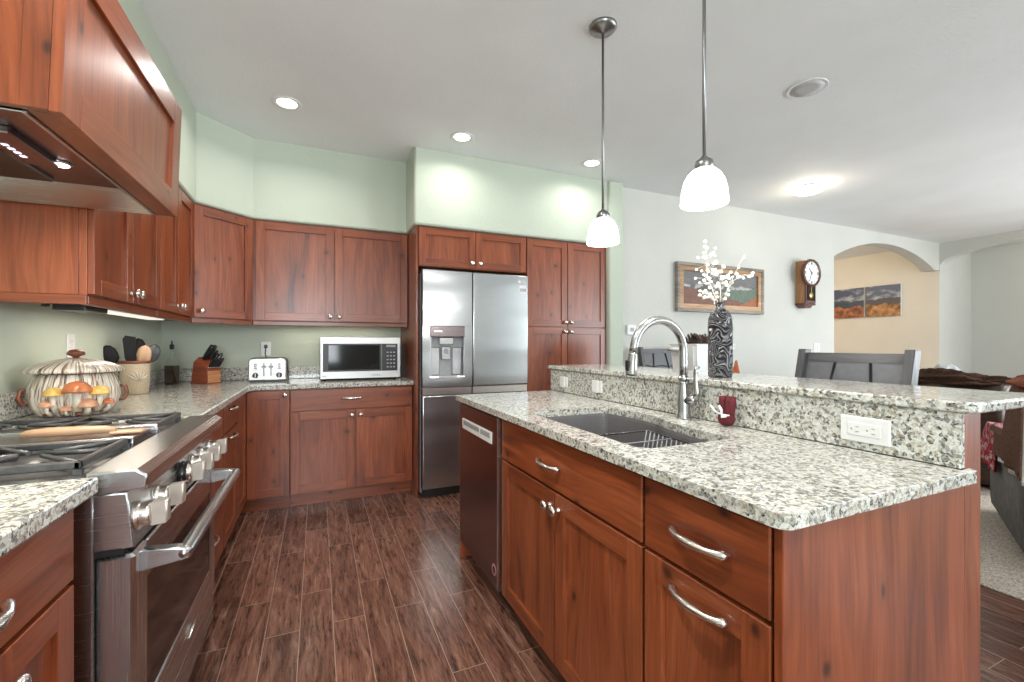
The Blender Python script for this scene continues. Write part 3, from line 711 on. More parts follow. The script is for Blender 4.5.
b = MB(); b.box(-1.02, -.485, RY0+.325, RY1-.325, .9085, .932, 'dark_steel', .005); b.box(-1.02, -.480, RY0+.320, RY0+.327, .9085, .939, 'steel', .002); b.box(-1.02, -.480, RY1-.327, RY1-.320, .9085, .939, 'steel', .002); t.part('griddle', b)

# ---------------------------------------------------------------- hood
HY0, HY1 = 1.235, 2.074
t = T('range_hood', 'cherry-clad range hood with a stainless lit underside', 'hood', (-.8, 1.655, 1.69))
b = MB(); b.box(-1.087, -.518, HY0, HY0+.018, 1.692, 2.106, 'wood_v', .001); b.box(-1.087, -.518, HY1-.018, HY1, 1.692, 2.106, 'wood_v', .001)
b.box(-1.087, -.518, HY0+.018, HY1-.018, 2.09, 2.106, 'wood_h'); b.box(-.560, -.518, HY0+.018, HY1-.018, 1.692, 1.72, 'wood_h', .001); b.box(-.562, -.518, HY0-.0012, HY0, 1.692, 2.106, 'wood_v', .0008)
for v in b.bm.verts:
    if v.co.x > -.57: v.co.x += max(0, v.co.z-1.69)*.035
t.part('cover', b)
FH = Fr((-.518, 0, 0), (0, 1, 0), (1, 0, 0))
b = MB(); shaker(b, FH, HY0, HY1, 1.690, 2.106, .085, .022)
for v in b.bm.verts: v.co.x += max(0, v.co.z-1.69)*.035
t.part('front_panel', b)
b = MB()
x0, x1, y0, y1 = -1.07, -.562, HY0+.022, HY1-.022; zt = 1.744
def quad(b, P, m):
    f = b.bm.faces.new([b.bm.verts.new(p) for p in P]); f.material_index = b.mi(m)
xi0, xi1, yi0, yi1 = -1.02, -.63, y0+.07, y1-.10
zo = 1.689
quad(b, [(x0, y0, zo), (x1, y0, zo), (xi1, yi0, zt), (xi0, yi0, zt)], 'steel'); quad(b, [(x1, y0, zo), (x1, y1, zo), (xi1, yi1, zt), (xi1, yi0, zt)], 'steel')
quad(b, [(x1, y1, zo), (x0, y1, zo), (xi0, yi1, zt), (xi1, yi1, zt)], 'steel'); quad(b, [(x0, y1, zo), (x0, y0, zo), (xi0, yi0, zt), (xi0, yi1, zt)], 'steel'); quad(b, [(xi0, yi0, zt), (xi1, yi0, zt), (xi1, yi1, zt), (xi0, yi1, zt)], 'dark_steel')
bmesh.ops.remove_doubles(b.bm, verts=b.bm.verts[:], dist=1e-5); bmesh.ops.solidify(b.bm, geom=b.bm.faces[:], thickness=.002)
b.box(-.568, -.560, y0, y1, 1.686, 1.692, 'steel', .001); t.part('liner', b)
m, nt, bs = new_mat('filter_mesh'); o_, x_, y_, z_ = objco(nt)
wv = N(nt, 'ShaderNodeTexVoronoi'); nt.links.new(o_, wv.inputs['Vector']); wv.inputs['Scale'].default_value = 110; wv.inputs['Randomness'].default_value = .0
nt.links.new(ramp(nt, wv.outputs['Distance'], [(.30, (.62, .60, .56)), (.5, (.10, .09, .08))]), bs.inputs['Base Color']); bs.inputs['Metallic'].default_value = .8; bs.inputs['Roughness'].default_value = .35; M['filter'] = m
b = MB(); b.box(-.985, -.79, yi0+.05, yi1-.03, 1.731, 1.743, 'filter', .002); t.part('filter', b, None, 'perforated grease filter')
b = MB(); b.box(-.775, -.700, 1.50, 1.735, 1.724, 1.743, 'dark_steel', .003); cp_ = t.part('control_panel', b)
for k in range(4):
    b = MB(); b.box(-.756, -.744, 1.585+.026*k, 1.597+.026*k, 1.7225, 1.724, 'led'); t.part('button', b, cp_, 'small lit button')
for y in (1.40, 1.745):
    b = MB(); b.lathe([(.030, 0), (.030, .006), (.024, .008)], (-.706, y, 1.7435), 'steel', 24, (0, 0, -1)); lp = t.part('lamp', b)
    b = MB(); b.lathe([(.023, .0085), (.018, .010), (0, .0105)], (-.706, y, 1.7435), 'hoodbulb', 24, (0, 0, -1)); t.part('lens', b, lp, 'lit lamp lens')
    disk_light('hood_light', (-.706, y, 1.728), 3.0, (1, .9, .74), .045)
# under-cabinet strip lights
t = T('under_cabinet_light', 'slim strip light with a black end under the hood-side wall cabinet', 'light', (-.86, 2.7, 1.36))
b = MB(); b.box(-.905, -.82, 2.22, 3.20, 1.348, 1.3795, 'white_pl', .003); t.part('housing', b)
b = MB(); b.box(-.900, -.826, 2.42, 3.18, 1.343, 1.348, 'strip', .001); t.part('diffuser', b)
b = MB(); b.box(-.910, -.815, 2.20, 2.40, 1.331, 1.3795, 'black', .003); b.cyl((-.92, 2.18, 1.34), (-.92, 2.18, 1.3795), .012, 'black', 10); t.part('driver', b, None, 'black end box')
area_light('strip_light', (-.863, 2.8, 1.340), (0, 0, 0), .06, .74, 1.6, WARM)
t = T('under_cabinet_light', 'slim white strip light under the wide wall cabinet', 'light', (.13, 3.98, 1.36))
b = MB(); b.box(-.30, .55, 3.93, 4.02, 1.360, 1.3795, 'white_pl', .003); t.part('housing', b)
b = MB(); b.box(-.28, .53, 3.937, 4.013, 1.356, 1.360, 'strip', .001); t.part('diffuser', b)
area_light('strip_light', (.12, 3.975, 1.352), (0, 0, 0), .80, .06, 1.2, WARM)

# ---------------------------------------------------------------- ceiling fixtures
def can(x, y, label, p=3.5):
    t = T('recessed_light', label, 'ceiling light', (x, y, CH), 'recessed ceiling lights')
    b = MB(); b.lathe([(.088, 0), (.088, .004), (.072, .006), (.066, .002)], (x, y, CH-.0005), 'trim', 36, (0, 0, -1)); t.part('trim_ring', b)
    b = MB(); b.lathe([(.066, 0), (.05, .0035), (0, .0045)], (x, y, CH-.001), 'bulb', 32, (0, 0, -1)); t.part('lens', b, None, 'bright round lens')
    disk_light('can_light', (x, y, CH-.012), p, NEUT, .12, 2.7)
can(-.18, 3.146, 'recessed ceiling light near the corner cabinets, leftmost of the three visible', 6)
can(.978, 3.138, 'recessed ceiling light above the front of the fridge')
can(2.126, 3.142, 'recessed ceiling light above the pantry, half behind a pendant rod')
can(-.18, 1.0, 'recessed ceiling light above the aisle beside the range', 24); can(.8, -.6, 'recessed ceiling light in front of the near end of the island', 13)  # two unseen lights added to brighten the floor and cabinet fronts
def pendant(x, y, zt, label):
    t = T('pendant_light', label, 'pendant light', (x, y, CH), 'pendants over the bar')
    b = MB(); b.lathe([(.066, 0), (.066, .010), (.055, .022), (.018, .028), (.010, .034), (0, .036)], (x, y, CH-.0005), 'pend_metal', 32, (0, 0, -1)); t.part('canopy', b)
    b = MB(); b.cyl((x, y, CH-.03), (x, y, zt+.03), .0062, 'pend_metal', 12); t.part('rod', b)
    b = MB(); b.lathe([(.007, .045), (.012, .038), (.028, .026), (.032, .012), (.030, 0), (.024, -.006)], (x, y, zt), 'pend_metal', 24); t.part('socket_cap', b)
    pr = [(.024, 0), (.040, -.007), (.055, -.022), (.067, -.045), (.074, -.074), (.077, -.106), (.078, -.122), (.075, -.123), (.073, -.104), (.069, -.074), (.062, -.045), (.050, -.024), (.035, -.011), (.0, -.008)]
    b = MB(); b.lathe(pr, (x, y, zt), 'shade', 40); t.part('shade', b, None, 'frosted white glass shade')
    b = MB(); b.ball((x, y, zt-.06), .026, 'bulb', 2, (1, 1, 1.25)); t.part('bulb', b)
    point_light('pendant_bulb', (x, y, zt-.16), 9, NEUT, .05)
pendant(1.262, 1.772, 1.812, 'pendant light over the far end of the bar, its ceiling canopy in view')
pendant(1.222, 1.125, 1.808, 'pendant light nearest the camera, its rod leaving the top of the photo')
t = T('flush_ceiling_light', 'shallow glass flush light glowing on the dining side ceiling', 'ceiling light', (4.36, 2.75, CH))
b = MB(); b.lathe([(.09, 0), (.09, .02), (.05, .03)], (4.36, 2.75, CH-.0005), 'pend_metal', 28, (0, 0, -1)); t.part('base', b)
b = MB(); b.lathe([(.142, .030), (.140, .036), (.114, .058), (.065, .074), (0, .079)], (4.36, 2.75, CH), 'shade', 40, (0, 0, -1)); t.part('bowl', b, None, 'frosted glass bowl')
for k in range(3):
    a = 2*PI*k/3+.3; b = MB(); b.tube([(4.36+.06*math.cos(a), 2.75+.06*math.sin(a), CH-.012), (4.36+.146*math.cos(a), 2.75+.146*math.sin(a), CH-.022), (4.36+.147*math.cos(a), 2.75+.147*math.sin(a), CH-.042)], .006, 'nickel', 6); t.part('clip', b)
point_light('flush_bulb', (4.36, 2.75, CH-.2), 4, (1, .88, .68), .08)
t = T('ceiling_speaker', 'round white speaker grille set in the ceiling', 'speaker', (2.686, 1.704, CH))
b = MB(); b.lathe([(.106, 0), (.106, .005), (.102, .006), (.101, .004)], (2.686, 1.704, CH-.0005), 'trim', 40, (0, 0, -1)); t.part('rim', b)
M['grille'] = plain('grille_mesh', (.50, .50, .51), .6, 0, .3, 500); b = MB(); b.lathe([(.101, .0035), (.05, .0055), (0, .006)], (2.686, 1.704, CH-.0005), 'grille', 40, (0, 0, -1)); t.part('grille', b)
point_light('hall_fill', (6.6, 4.9, 2.5), 40, (1, .84, .60), .1)  # added warm fill for the hall walls, no fixture behind it
point_light('alcove_fill', (9.2, 2.0, 2.5), 10, NEUT, .1)  # added fill that lightens the alcove walls, source unseen
disk_light('living_fill', (6.2, .6, CH-.01), 30, NEUT, .2)  # bare fill added for the living side, no fixture modelled

# ---------------------------------------------------------------- things on the left counter
M['cream'] = plain('cream_glaze', (.72, .65, .54), .3, 0, .12, 60, coat=.4)
def tur_mat():
    m, nt, b = new_mat('streaked_glaze'); o, x, y, z = objco(nt)
    a = N(nt, 'ShaderNodeMath', operation='ARCTAN2'); nt.links.new(y, a.inputs[0]); nt.links.new(x, a.inputs[1])
    n = noise(nt, comb(nt, math_(nt, 'MULTIPLY', a.outputs[0], 16.0), math_(nt, 'MULTIPLY', z, 10.0), 0.0), 1.0, 3, .6, .6)
    nt.links.new(ramp(nt, n, [(.34, (.07, .035, .025)), (.44, (.36, .26, .20)), (.52, (.74, .67, .57)), (.7, (.80, .74, .65))]), b.inputs['Base Color'])
    b.inputs['Roughness'].default_value = .3; b.inputs['Coat Weight'].default_value = .4; bump(nt, b, n, .6, .01); return m
M['tur'] = tur_mat()
M['cap_o'] = plain('orange_glaze', (.55, .17, .06), .25, 0, .3, 25, coat=.4); M['cap_y'] = plain('yellow_glaze', (.72, .46, .12), .25, 0, .25, 25, coat=.4); M['cap_b'] = plain('tan_glaze', (.60, .30, .18), .25, 0, .3, 30, coat=.4)
M['brown'] = plain('brown_glaze', (.20, .06, .03), .3, 0, .3, 30)
tx, ty = -.912, 2.385; t = T('tureen', 'cream ceramic tureen with painted mushrooms beside the range', 'tureen', (tx, ty, .9145))
flute = lambda a, h: 1+.018*math.sin(a*18)
b = MB(); b.lathe([(.10, 0), (.118, .006), (.140, .035), (.150, .070), (.148, .105), (.135, .140), (.128, .155), (.120, .155), (.118, .145), (.11, .05), (0, .03)], (0, 0, 0), 'tur', 72, wob=flute); b.bm.transform(Matrix.Translation((tx, ty, .9145)) @ Matrix.Diagonal((.92, .92, 1.08, 1))); t.part('body', b)
b = MB(); b.lathe([(.12, .158), (.158, .160), (.162, .167), (.152, .178), (.112, .196), (.06, .209), (.025, .214), (0, .215)], (0, 0, 0), 'tur', 72, wob=lambda a, h: 1+.02*math.sin(a*30)); b.bm.transform(Matrix.Translation((tx, ty, .9145)) @ Matrix.Diagonal((.92, .92, 1.08, 1))); ld = t.part('lid', b)
b = MB(); b.lathe([(.010, .228), (.012, .237), (.027, .243), (.029, .252), (.020, .263), (0, .267)], (tx, ty, .9145), 'brown', 24); t.part('knob', b, ld, 'brown mushroom knob')
def radial(a, r, z): return Vector((tx+.92*r*math.cos(a), ty+.92*r*math.sin(a), .9145+z*1.08))
front = math.atan2(-ty, -tx)                       # towards the middle of the kitchen
for da, z, sc, m in ((-.02, .096, .044, 'cap_o'), (-.50, .084, .034, 'cap_y'), (.46, .086, .032, 'cap_y'), (-.74, .044, .022, 'cap_o'), (-.24, .040, .033, 'cap_b'), (.60, .046, .026, 'cap_b'), (.20, .030, .018, 'cap_b')):
    a = front-da; c = radial(a, .150, z); w = Vector((math.cos(a), math.sin(a), 0))
    b = MB(); b.tube([c+Vector((0, 0, -z*.8+.004)) - w*.016, c+Vector((0, 0, -z*.4)) + w*.004, c+w*.004], [sc*.42, sc*.26, sc*.34], 'cream', 8)
    b.ball(c+Vector((0, 0, -z*.75)) - w*.014+Vector((w.y, -w.x, 0))*sc*.7, sc*.34, 'brown', 1, (1, 1, .7))
    mu = t.part('mushroom', b, None, 'raised mushroom')
    b = MB(); b.lathe([(sc*1.0, -sc*.1), (sc*1.02, sc*.06), (sc*.85, sc*.5), (sc*.5, sc*.8), (0, sc*.92)], c, m, 18, (0, 0, 1)); t.part('cap', b, mu, {'cap_o': 'orange mushroom cap', 'cap_y': 'yellow mushroom cap', 'cap_b': 'tan mushroom cap'}[m])
for sg in (-1, 1):
    a = front+sg*PI/2; b = MB(); b.tube([radial(a, .14, .10), radial(a, .166, .10), radial(a, .172, .07), radial(a, .160, .045), radial(a, .142, .045)], [.007, .008, .008, .007, .006], 'brown', 8); t.part('handle', b)
# crock of utensils
M['crock'] = plain('speckled_stoneware', (.56, .46, .33), .45, 0, .2, 200)
cx, cy = -.972, 3.22; t = T('utensil_crock', 'tan stoneware crock with a leaf design holding utensils', 'crock', (cx, cy, .9145))
b = MB(); b.lathe([(.058, 0), (.063, .008), (.068, .09), (.073, .180), (.074, .188), (.067, .189), (.063, .17), (.056, .02), (0, .015)], (cx, cy, .9145), 'crock', 36); t.part('pot', b)
b = MB(); b.lathe([(.0742, .176), (.0768, .180), (.0768, .191), (.0695, .1925), (.067, .188)], (cx, cy, .9145), 'brown', 36); t.part('rim', b, None, 'brown rim')
fr_a = math.atan2(-cy, -cx)+.25
for k in range(6):
    th = -.9+1.8*k/5; b = MB(); p0 = fr_a
    pts = []
    for q in range(4):
        s_ = .006+.055*q/3; aa = p0+s_*math.sin(th)/.07; zz = .075+s_*math.cos(th); rr = .0702+.00004*1000*(zz-.08)/1000*50
        pts.append((cx+(rr+.0015)*math.cos(aa), cy+(rr+.0015)*math.sin(aa), .9145+zz))
    b.tube(pts, [.0012, .004, .004, .001], 'cream', 6); t.part('leaf', b, None, 'pale painted leaf blade')
M['nylon'] = plain('black_nylon', (.010, .010, .011), .6, spec=.25)
def utensil(name, label, ang, lean, L, head, m='black', az=.0):
    base = Vector((cx+.025*math.cos(ang), cy+.025*math.sin(ang), .934)); d = Vector((math.cos(ang)*lean, math.sin(ang)*lean, 1)).normalized()
    t = T(name, label, 'utensil', base[:]); e = base+d*L
    b = MB(); b.tube([base, base+d*(L*.5), e], [.006, .006, .005], m, 8); t.part('handle', b)
    side = d.cross(Vector((math.cos(az), math.sin(az), 0))).normalized()
    b = MB()
    if head == 'spoon':
        nrm = side.cross(d); R = Matrix((side, nrm, d)).transposed().to_4x4(); bef = len(b.bm.verts); b.ball((0, 0, 0), .046, m, 2, (.8, .22, 1.25)); b.bm.transform(Matrix.Translation(e+d*.035) @ R)
    elif head == 'spatula':
        nrm = side.cross(d); f = Fr(e, side, nrm)
        P = [(-.012, -.005), (-.026, .03), (-.031, .140), (-.018, .160), (.027, .150), (.028, .03), (.012, -.005)]
        i = b.mi(m); A = [b.bm.verts.new(e+side*u+d*v+nrm*.002) for u, v in P]; B = [b.bm.verts.new(e+side*u+d*v-nrm*.002) for u, v in P]
        b.bm.faces.new(A); b.bm.faces.new(B)
        for k in range(len(P)): b.bm.faces.new([A[k], A[(k+1) % len(P)], B[(k+1) % len(P)], B[k]])
        bmesh.ops.recalc_face_normals(b.bm, faces=b.bm.faces[:])
    t.part('head', b)
M['wood_lt'] = wood('pale_wood', 'z', (.26, .14, .08), (.44, .27, .16), (.55, .36, .23), .5, False)
M['grey_nylon'] = plain('grey_nylon', (.05, .055, .06), .35)
VA = math.atan2(-cy, -cx)
utensil('serving_spoon', 'black serving spoon leaning left in the crock', -2.6, .40, .19, 'spoon', 'nylon', VA)
utensil('spatula', 'tall black spatula standing upright in the crock', -1.7, .10, .16, 'spatula', 'nylon', VA)
utensil('ladle', 'black ladle behind the wooden spoon in the crock', 1.6, .12, .215, 'spoon', 'nylon', VA)
utensil('wooden_spoon', 'pale wooden spoon at the centre of the crock', -.5, .16, .175, 'spoon', 'wood_lt', VA)
utensil('slotted_spoon', 'grey spoon leaning right in the crock', .1, .26, .185, 'spoon', 'grey_nylon', VA)
# oil bottle
m, nt, bs = new_mat('bottle_glass'); bs.inputs['Base Color'].default_value = (.93, .96, .94, 1); bs.inputs['Roughness'].default_value = .05; bs.inputs['Transmission Weight'].default_value = .92; bs.inputs['IOR'].default_value = 1.08; M['glass'] = m
M['oil'] = plain('dark_oil', (.035, .020, .009), .1, 0, .1, coat=.6)
ox, oy = -.965, 3.90; t = T('oil_bottle', 'square glass oil bottle half full of dark oil in the corner', 'bottle', (ox, oy, .9145))
b = MB(); b.lathe([(.0425, .1354), (.043, .137), (.043, .150), (.036, .170), (.016, .200), (.0125, .215), (.0125, .252), (.015, .256), (.015, .262), (.011, .262), (.010, .215), (.013, .2), (.034, .165), (.0395, .148), (.0395, .136)], (ox, oy, .9145), 'glass', 4, rotz=.4, smooth=False); t.part('glass_body', b)
b = MB(); b.lathe([(.040, .0), (.0434, .006), (.0434, .135), (0, .1352)], (ox, oy, .9145), 'oil', 4, rotz=.4, smooth=False); t.part('oil', b, None, 'dark brown oil')
b = MB(); b.lathe([(.0095, .25), (.014, .263), (.014, .285), (.005, .29), (.004, .315), (0, .316)], (ox, oy, .9145), 'black', 16); t.part('pourer', b, None, 'black pourer cap')
# knife block
M['block'] = wood('knife_block_wood', 'h', (.18, .035, .015), (.30, .065, .025), (.38, .10, .04), .4, False)
M['block_f'] = wood('knife_block_front', 'h', (.34, .13, .05), (.48, .20, .08), (.58, .27, .12), .4, False)
kx, ky = -.755, 3.89; rz = .87
t = T('knife_block', 'slanted reddish wood knife block with a lighter front', 'knife block', (kx, ky, .9145), None, rz, True)
# local: front towards -y, width in x
b = MB(); b.prism([(-.075, .006), (-.075, .095), (.010, .195), (.060, .160), (.085, .006)], -.052, .052, 'block', 'x', bev=.003)
t.part('body', b); b = MB(); b.box(-.050, .050, -.0785, -.0755, .008, .092, 'block_f', .001); t.part('front_face', b, None, 'lighter front face')
b = MB(); b.box(-.055, .055, -.078, .088, 0, .006, 'block', .001); t.part('foot', b)
Rk = Matrix.Translation((kx, ky, .9145)) @ Matrix.Rotation(rz, 4, 'Z')
sl = Vector((0, .085, .100)).normalized(); up = Vector((0, -.62, .78)).normalized()
def knife(lx, s, L, r, label, grp, name='kitchen_knife', shears=False):
    lp = Vector((lx, -.075, .095)) + sl*s
    t = T(name, label, 'knife' if not shears else 'scissors', (Rk @ lp)[:], grp, rz, True)
    b = MB(); b.tube([up*.004, up*.016], [.005, .006], 'nickel', 8); t.part('bolster', b)
    b = MB(); side = Vector((1, 0, 0))
    if shears:
        for sgn in (-1, 1):
            b.tube([up*.03+side*(sgn*.016)+side*(.014*math.cos(a))+up*(.028*(1+math.sin(a))) for a in [2*PI*j/14 for j in range(14)]], .005, 'black', 6, closed=True)
    else: b.tube([up*.014, up*(.02+L*.3), up*(.02+L*.8), up*(.02+L)], [r*.8, r, r*.95, r*.75], 'black', 8, flat=1.35)
    t.part('handle', b)
for k in range(6): knife(-.038+.0152*k, .020, .075, .0062, 'black-handled steak knife in the low front row of the knife block', 'steak knives in the knife block')
knife(-.034, .098, .120, .0135, 'largest black knife handle at the back left of the knife block', None)
knife(-.004, .100, .115, .013, 'broad black knife handle second from the left at the back of the knife block', None)
knife(.020, .085, .080, .010, 'short black knife handle in the middle of the knife block', None)
knife(.040, .075, .06, .008, 'black kitchen shears at the right of the knife block', None, 'kitchen_shears', True)
# toaster
M['chrome'] = steel('polished_steel', (.47, .46, .445), .38)
t = T('toaster', 'brushed steel four-slot toaster with black dials', 'toaster', (-.355, 3.93, .9145), None, 0, True)
pr = [(-.128, .012), (.128, .012), (.128, .12)] + arc(.098, .150, .03, 0, PI/2, 5) + arc(-.098, .150, .03, PI/2, PI, 5) + [(-.128, .12)]
b = MB(); b.prism(pr, -.078, .078, 'chrome', 'y', bev=.006, seg=3); t.part('body', b)
pr2 = [(a*1.055, z*1.0+.003) for a, z in pr]; b = MB(); b.prism(pr2, .050, .082, 'black', 'y', bev=.004); b.box(-.12, .12, -.07, .07, 0, .013, 'black', .003); t.part('base', b, None, 'black base and edge')
for sg in (-1, 1):
    b = MB(); b.lathe([(.021, 0), (.020, .012), (.017, .014)], (sg*.080, -.078, .050), 'black', 22, (0, -1, 0)); b.box(sg*.080-.003, sg*.080+.003, -.095, -.091, .034, .066, 'white_pl', .001); t.part('dial', b, None, 'black browning dial')
    b = MB(); b.box(sg*.024-.003, sg*.024+.003, -.0795, -.0775, .045, .145, 'black'); b.box(sg*.024-.014, sg*.024+.014, -.094, -.0775, .108, .124, 'grey_pl', .003); t.part('lever', b)
    b = MB()
    for q in range(3): b.box(sg*.080-.010, sg*.080+.010, -.0805, -.0775, .098+.016*q, .108+.016*q, 'grey_pl', .001)
    t.part('buttons', b)
    for q in (-1, 1):
        b = MB(); b.box(sg*.062-.052, sg*.062+.052, q*.035-.012, q*.035+.012, .1795, .1812, 'gap'); t.part('slot', b)
b = MB(); b.tube([(.0, .083, .10), (-.02, .12, .16), (-.04, .17, .21), (-.038, .198, .262)], .0035, 'black', 8); b.box(-.050, -.026, .196, .2125, .255, .285, 'black', .004); t.part('power_cord', b, None, 'black cord and plug')
# microwave
t = T('microwave_oven', 'stainless countertop microwave with a dark window beside the toaster', 'microwave', (.32, 3.93, .9145))
b = MB(); b.box(.018, .628, 3.762, 4.10, .930, 1.258, 'grey_pl', .005)
for x in (.05, .59):
    for y in (3.79, 4.07): b.cyl((x, y, .9145), (x, y, .931), .012, 'black', 12)
t.part('body', b)
b = MB(); b.box(.014, .632, 3.742, 3.762, .928, 1.262, 'chrome', .004); fa = t.part('front_frame', b)
b = MB(); b.box(.035, .478, 3.7375, 3.743, .986, 1.208, 'black', .001); dr = t.part('door', b, None, 'dark glass door')
b = MB(); b.box(.075, .462, 3.735, 3.738, 1.000, 1.196, 'dglass', .001); t.part('window', b, dr)
b = MB(); b.box(.480, .606, 3.7375, 3.743, .986, 1.208, 'black', .001); cpn = t.part('control_panel', b, None, 'black control panel')
b = MB(); b.box(.515, .59, 3.7365, 3.738, 1.180, 1.198, 'grey_pl'); t.part('display', b, cpn)
for r_ in range(5):
    b = MB()
    for q in range(3): b.box(.518+.026*q, .534+.026*q, 3.7365, 3.738, 1.012+.030*r_, 1.022+.030*r_, 'grey_pl')
    t.part('button_row', b, cpn)
b = MB(); b.box(.40, .47, 3.7415, 3.7425, .948, .957, 'grey_pl'); b.box(.03, .06, 3.7415, 3.7425, .946, .955, 'grey_pl'); t.part('lettering', b, fa)
# wooden spatula on the griddle
M['olive'] = wood('worn_wood', 'h', (.20, .10, .05), (.42, .25, .14), (.56, .37, .23), .5, False)
b = MB(); b.tube([(-.755, 1.665, .949), (-.742, 1.666, .951), (-.70, 1.668, .952), (-.63, 1.671, .951), (-.575, 1.674, .950), (-.55, 1.676, .946)], [.006, .012, .016, .016, .013, .011], 'olive', 12, flat=.85)
b.box(-.565, -.485, 1.662, 1.698, .9335, .944, 'olive', .004)
single('wooden_spatula', b, 'pale worn wooden spatula lying across the griddle', 'utensil', (-.64, 1.67, .9335))

# ---------------------------------------------------------------- things on the bar and island
def vase_mat():
    m, nt, b = new_mat('carved_vase'); o, x, y, z = objco(nt)
    n = noise(nt, o, 13, 1, .4, .7)
    w = math_(nt, 'ABSOLUTE', math_(nt, 'SINE', math_(nt, 'MULTIPLY', n, 48.0)))
    nt.links.new(ramp(nt, w, [(.3, (.012, .012, .015)), (.78, (.034, .034, .040)), (.98, (.15, .145, .15))]), b.inputs['Base Color'])
    b.inputs['Roughness'].default_value = .28; b.inputs['Metallic'].default_value = .25; bump(nt, b, w, .8, .008); return m
M['vase'] = vase_mat()
vx, vy, vz = 1.468, 1.272, 1.0705
t = T('vase', 'dark carved bottle vase on the bar top holding berry branches', 'vase', (vx, vy, vz))
b = MB(); b.lathe([(.040, 0), (.044, .004), (.045, .02), (.0455, .20), (.044, .232), (.036, .255), (.022, .268), (.016, .275), (.0155, .288), (.020, .296), (.0195, .299), (.014, .298), (.012, .28), (0, .27)], (0, 0, 0), 'vase', 40); b.bm.transform(Matrix.Translation((vx, vy, vz))); t.part('body', b)
M['twig'] = plain('grey_twig', (.50, .48, .43), .7); M['berry'] = plain('white_berry', (.84, .87, .78), .4)
berry = None
def branch(label, pts, spread, nb, rs, start=.35, br=.0058):
    global berry
    rnd = random.Random(rs); base = Vector((vx, vy, vz+.275)); t = T('berry_branch', label, 'branch', base[:])
    P = [base+Vector(p) for p in pts]; b = MB(); b.tube(P, [.0024-.0014*k/(len(P)-1) for k in range(len(P))], 'twig', 6)
    pos = []
    for k in range(nb):
        f = start+(1-start)*(k+.5)/nb; s_ = f*(len(P)-1); i = min(int(s_), len(P)-2); c = P[i].lerp(P[i+1], s_-i)
        q = c+Vector((rnd.uniform(-1, 1), rnd.uniform(-1, 1), rnd.uniform(-.5, 1)))*spread
        b.tube([c, c.lerp(q, .6)+Vector((0, 0, .003)), q], .0008, 'twig', 4); pos.append(q)
    t.part('stem', b)
    for q in pos:
        if berry is None:
            bb = MB(); bb.ball((0, 0, 0), .0058, 'berry', 2); berry = bb.build('berry', t.o); o = berry
        else:
            o = berry.copy(); C.objects.link(o); o.parent = t.o
        o.location = q-base; o.scale = [br/.0058*rnd.uniform(.8, 1.15)]*3
branch('tall berry branch leaning up to the left in the vase, thick with white berries', [(0, 0, 0), (-.005, .025, .06), (-.012, .050, .13), (-.014, .058, .19), (-.015, .056, .240)], .046, 40, 3, .2, .0066)
branch('short berry branch drooping low to the left in the vase', [(0, 0, 0), (0, .03, .030), (0, .062, .052), (0, .098, .056)], .024, 12, 4, .5, .0068)
branch('berry branch arching out to the right in the vase', [(0, 0, 0), (.01, -.02, .06), (.015, -.05, .105), (.02, -.095, .120), (.02, -.120, .115)], .018, 12, 5, .3, .0066)
branch('upright berry branch in the middle of the vase', [(0, 0, 0), (.0, -.002, .06), (.002, .003, .11), (-.002, .015, .145)], .040, 30, 6, .02, .0068)
branch('bare straight twig pointing up to the right in the vase', [(0, 0, 0), (.01, -.03, .08), (.02, -.095, .200)], .004, 3, 8, .6, .004)
# maroon scrubber with ribbon
M['maroon'] = plain('maroon_yarn', (.115, .010, .016), .85, 0, .4, 180, bmp=1.0, bscale=260)
M['ribbon'] = plain('white_ribbon', (.80, .80, .82), .6)
rx, ry = 1.305, 1.105; t = T('knitted_ornament', 'maroon knitted ornament tied with a white ribbon leaning on the splash', 'ornament', (rx, ry, .9145))
b = MB(); b.ball((rx, ry, .9145+.028), .030, 'maroon', 3, (.85, 1.0, .93))
b.tube([(rx, ry+.006, .952), (rx+.001, ry+.013, .975), (rx+.002, ry+.014, 1.005), (rx+.002, ry+.015, 1.020), (rx+.002, ry+.015, 1.012)], [.018, .015, .0145, .013, .006], 'maroon', 14); b.tube([(rx, ry-.009, .952), (rx+.001, ry-.014, .975), (rx+.002, ry-.017, 1.000), (rx+.002, ry-.018, 1.019), (rx+.002, ry-.018, 1.010)], [.018, .017, .0175, .015, .007], 'maroon', 14); t.part('body', b)
b = MB(); b.tube([(rx+.021*math.cos(a), ry+.023*math.sin(a), .957+.002*math.sin(3*a)) for a in [2*PI*k/20 for k in range(20)]], .004, 'ribbon', 6, closed=True)
b.tube([(rx-.022, ry+.002, .958), (rx-.030, ry+.020, .966), (rx-.028, ry+.042, .985)], [.003, .006, .006], 'ribbon', 6, flat=.4); b.tube([(rx-.022, ry, .958), (rx-.030, ry-.004, .975), (rx-.026, ry+.008, .988)], [.003, .006, .004], 'ribbon', 6, flat=.4); b.tube([(rx-.022, ry, .957), (rx-.031, ry-.010, .950), (rx-.029, ry-.022, .954)], [.003, .006, .007], 'ribbon', 6, flat=.4); t.part('ribbon', b, None, 'white ribbon bow')

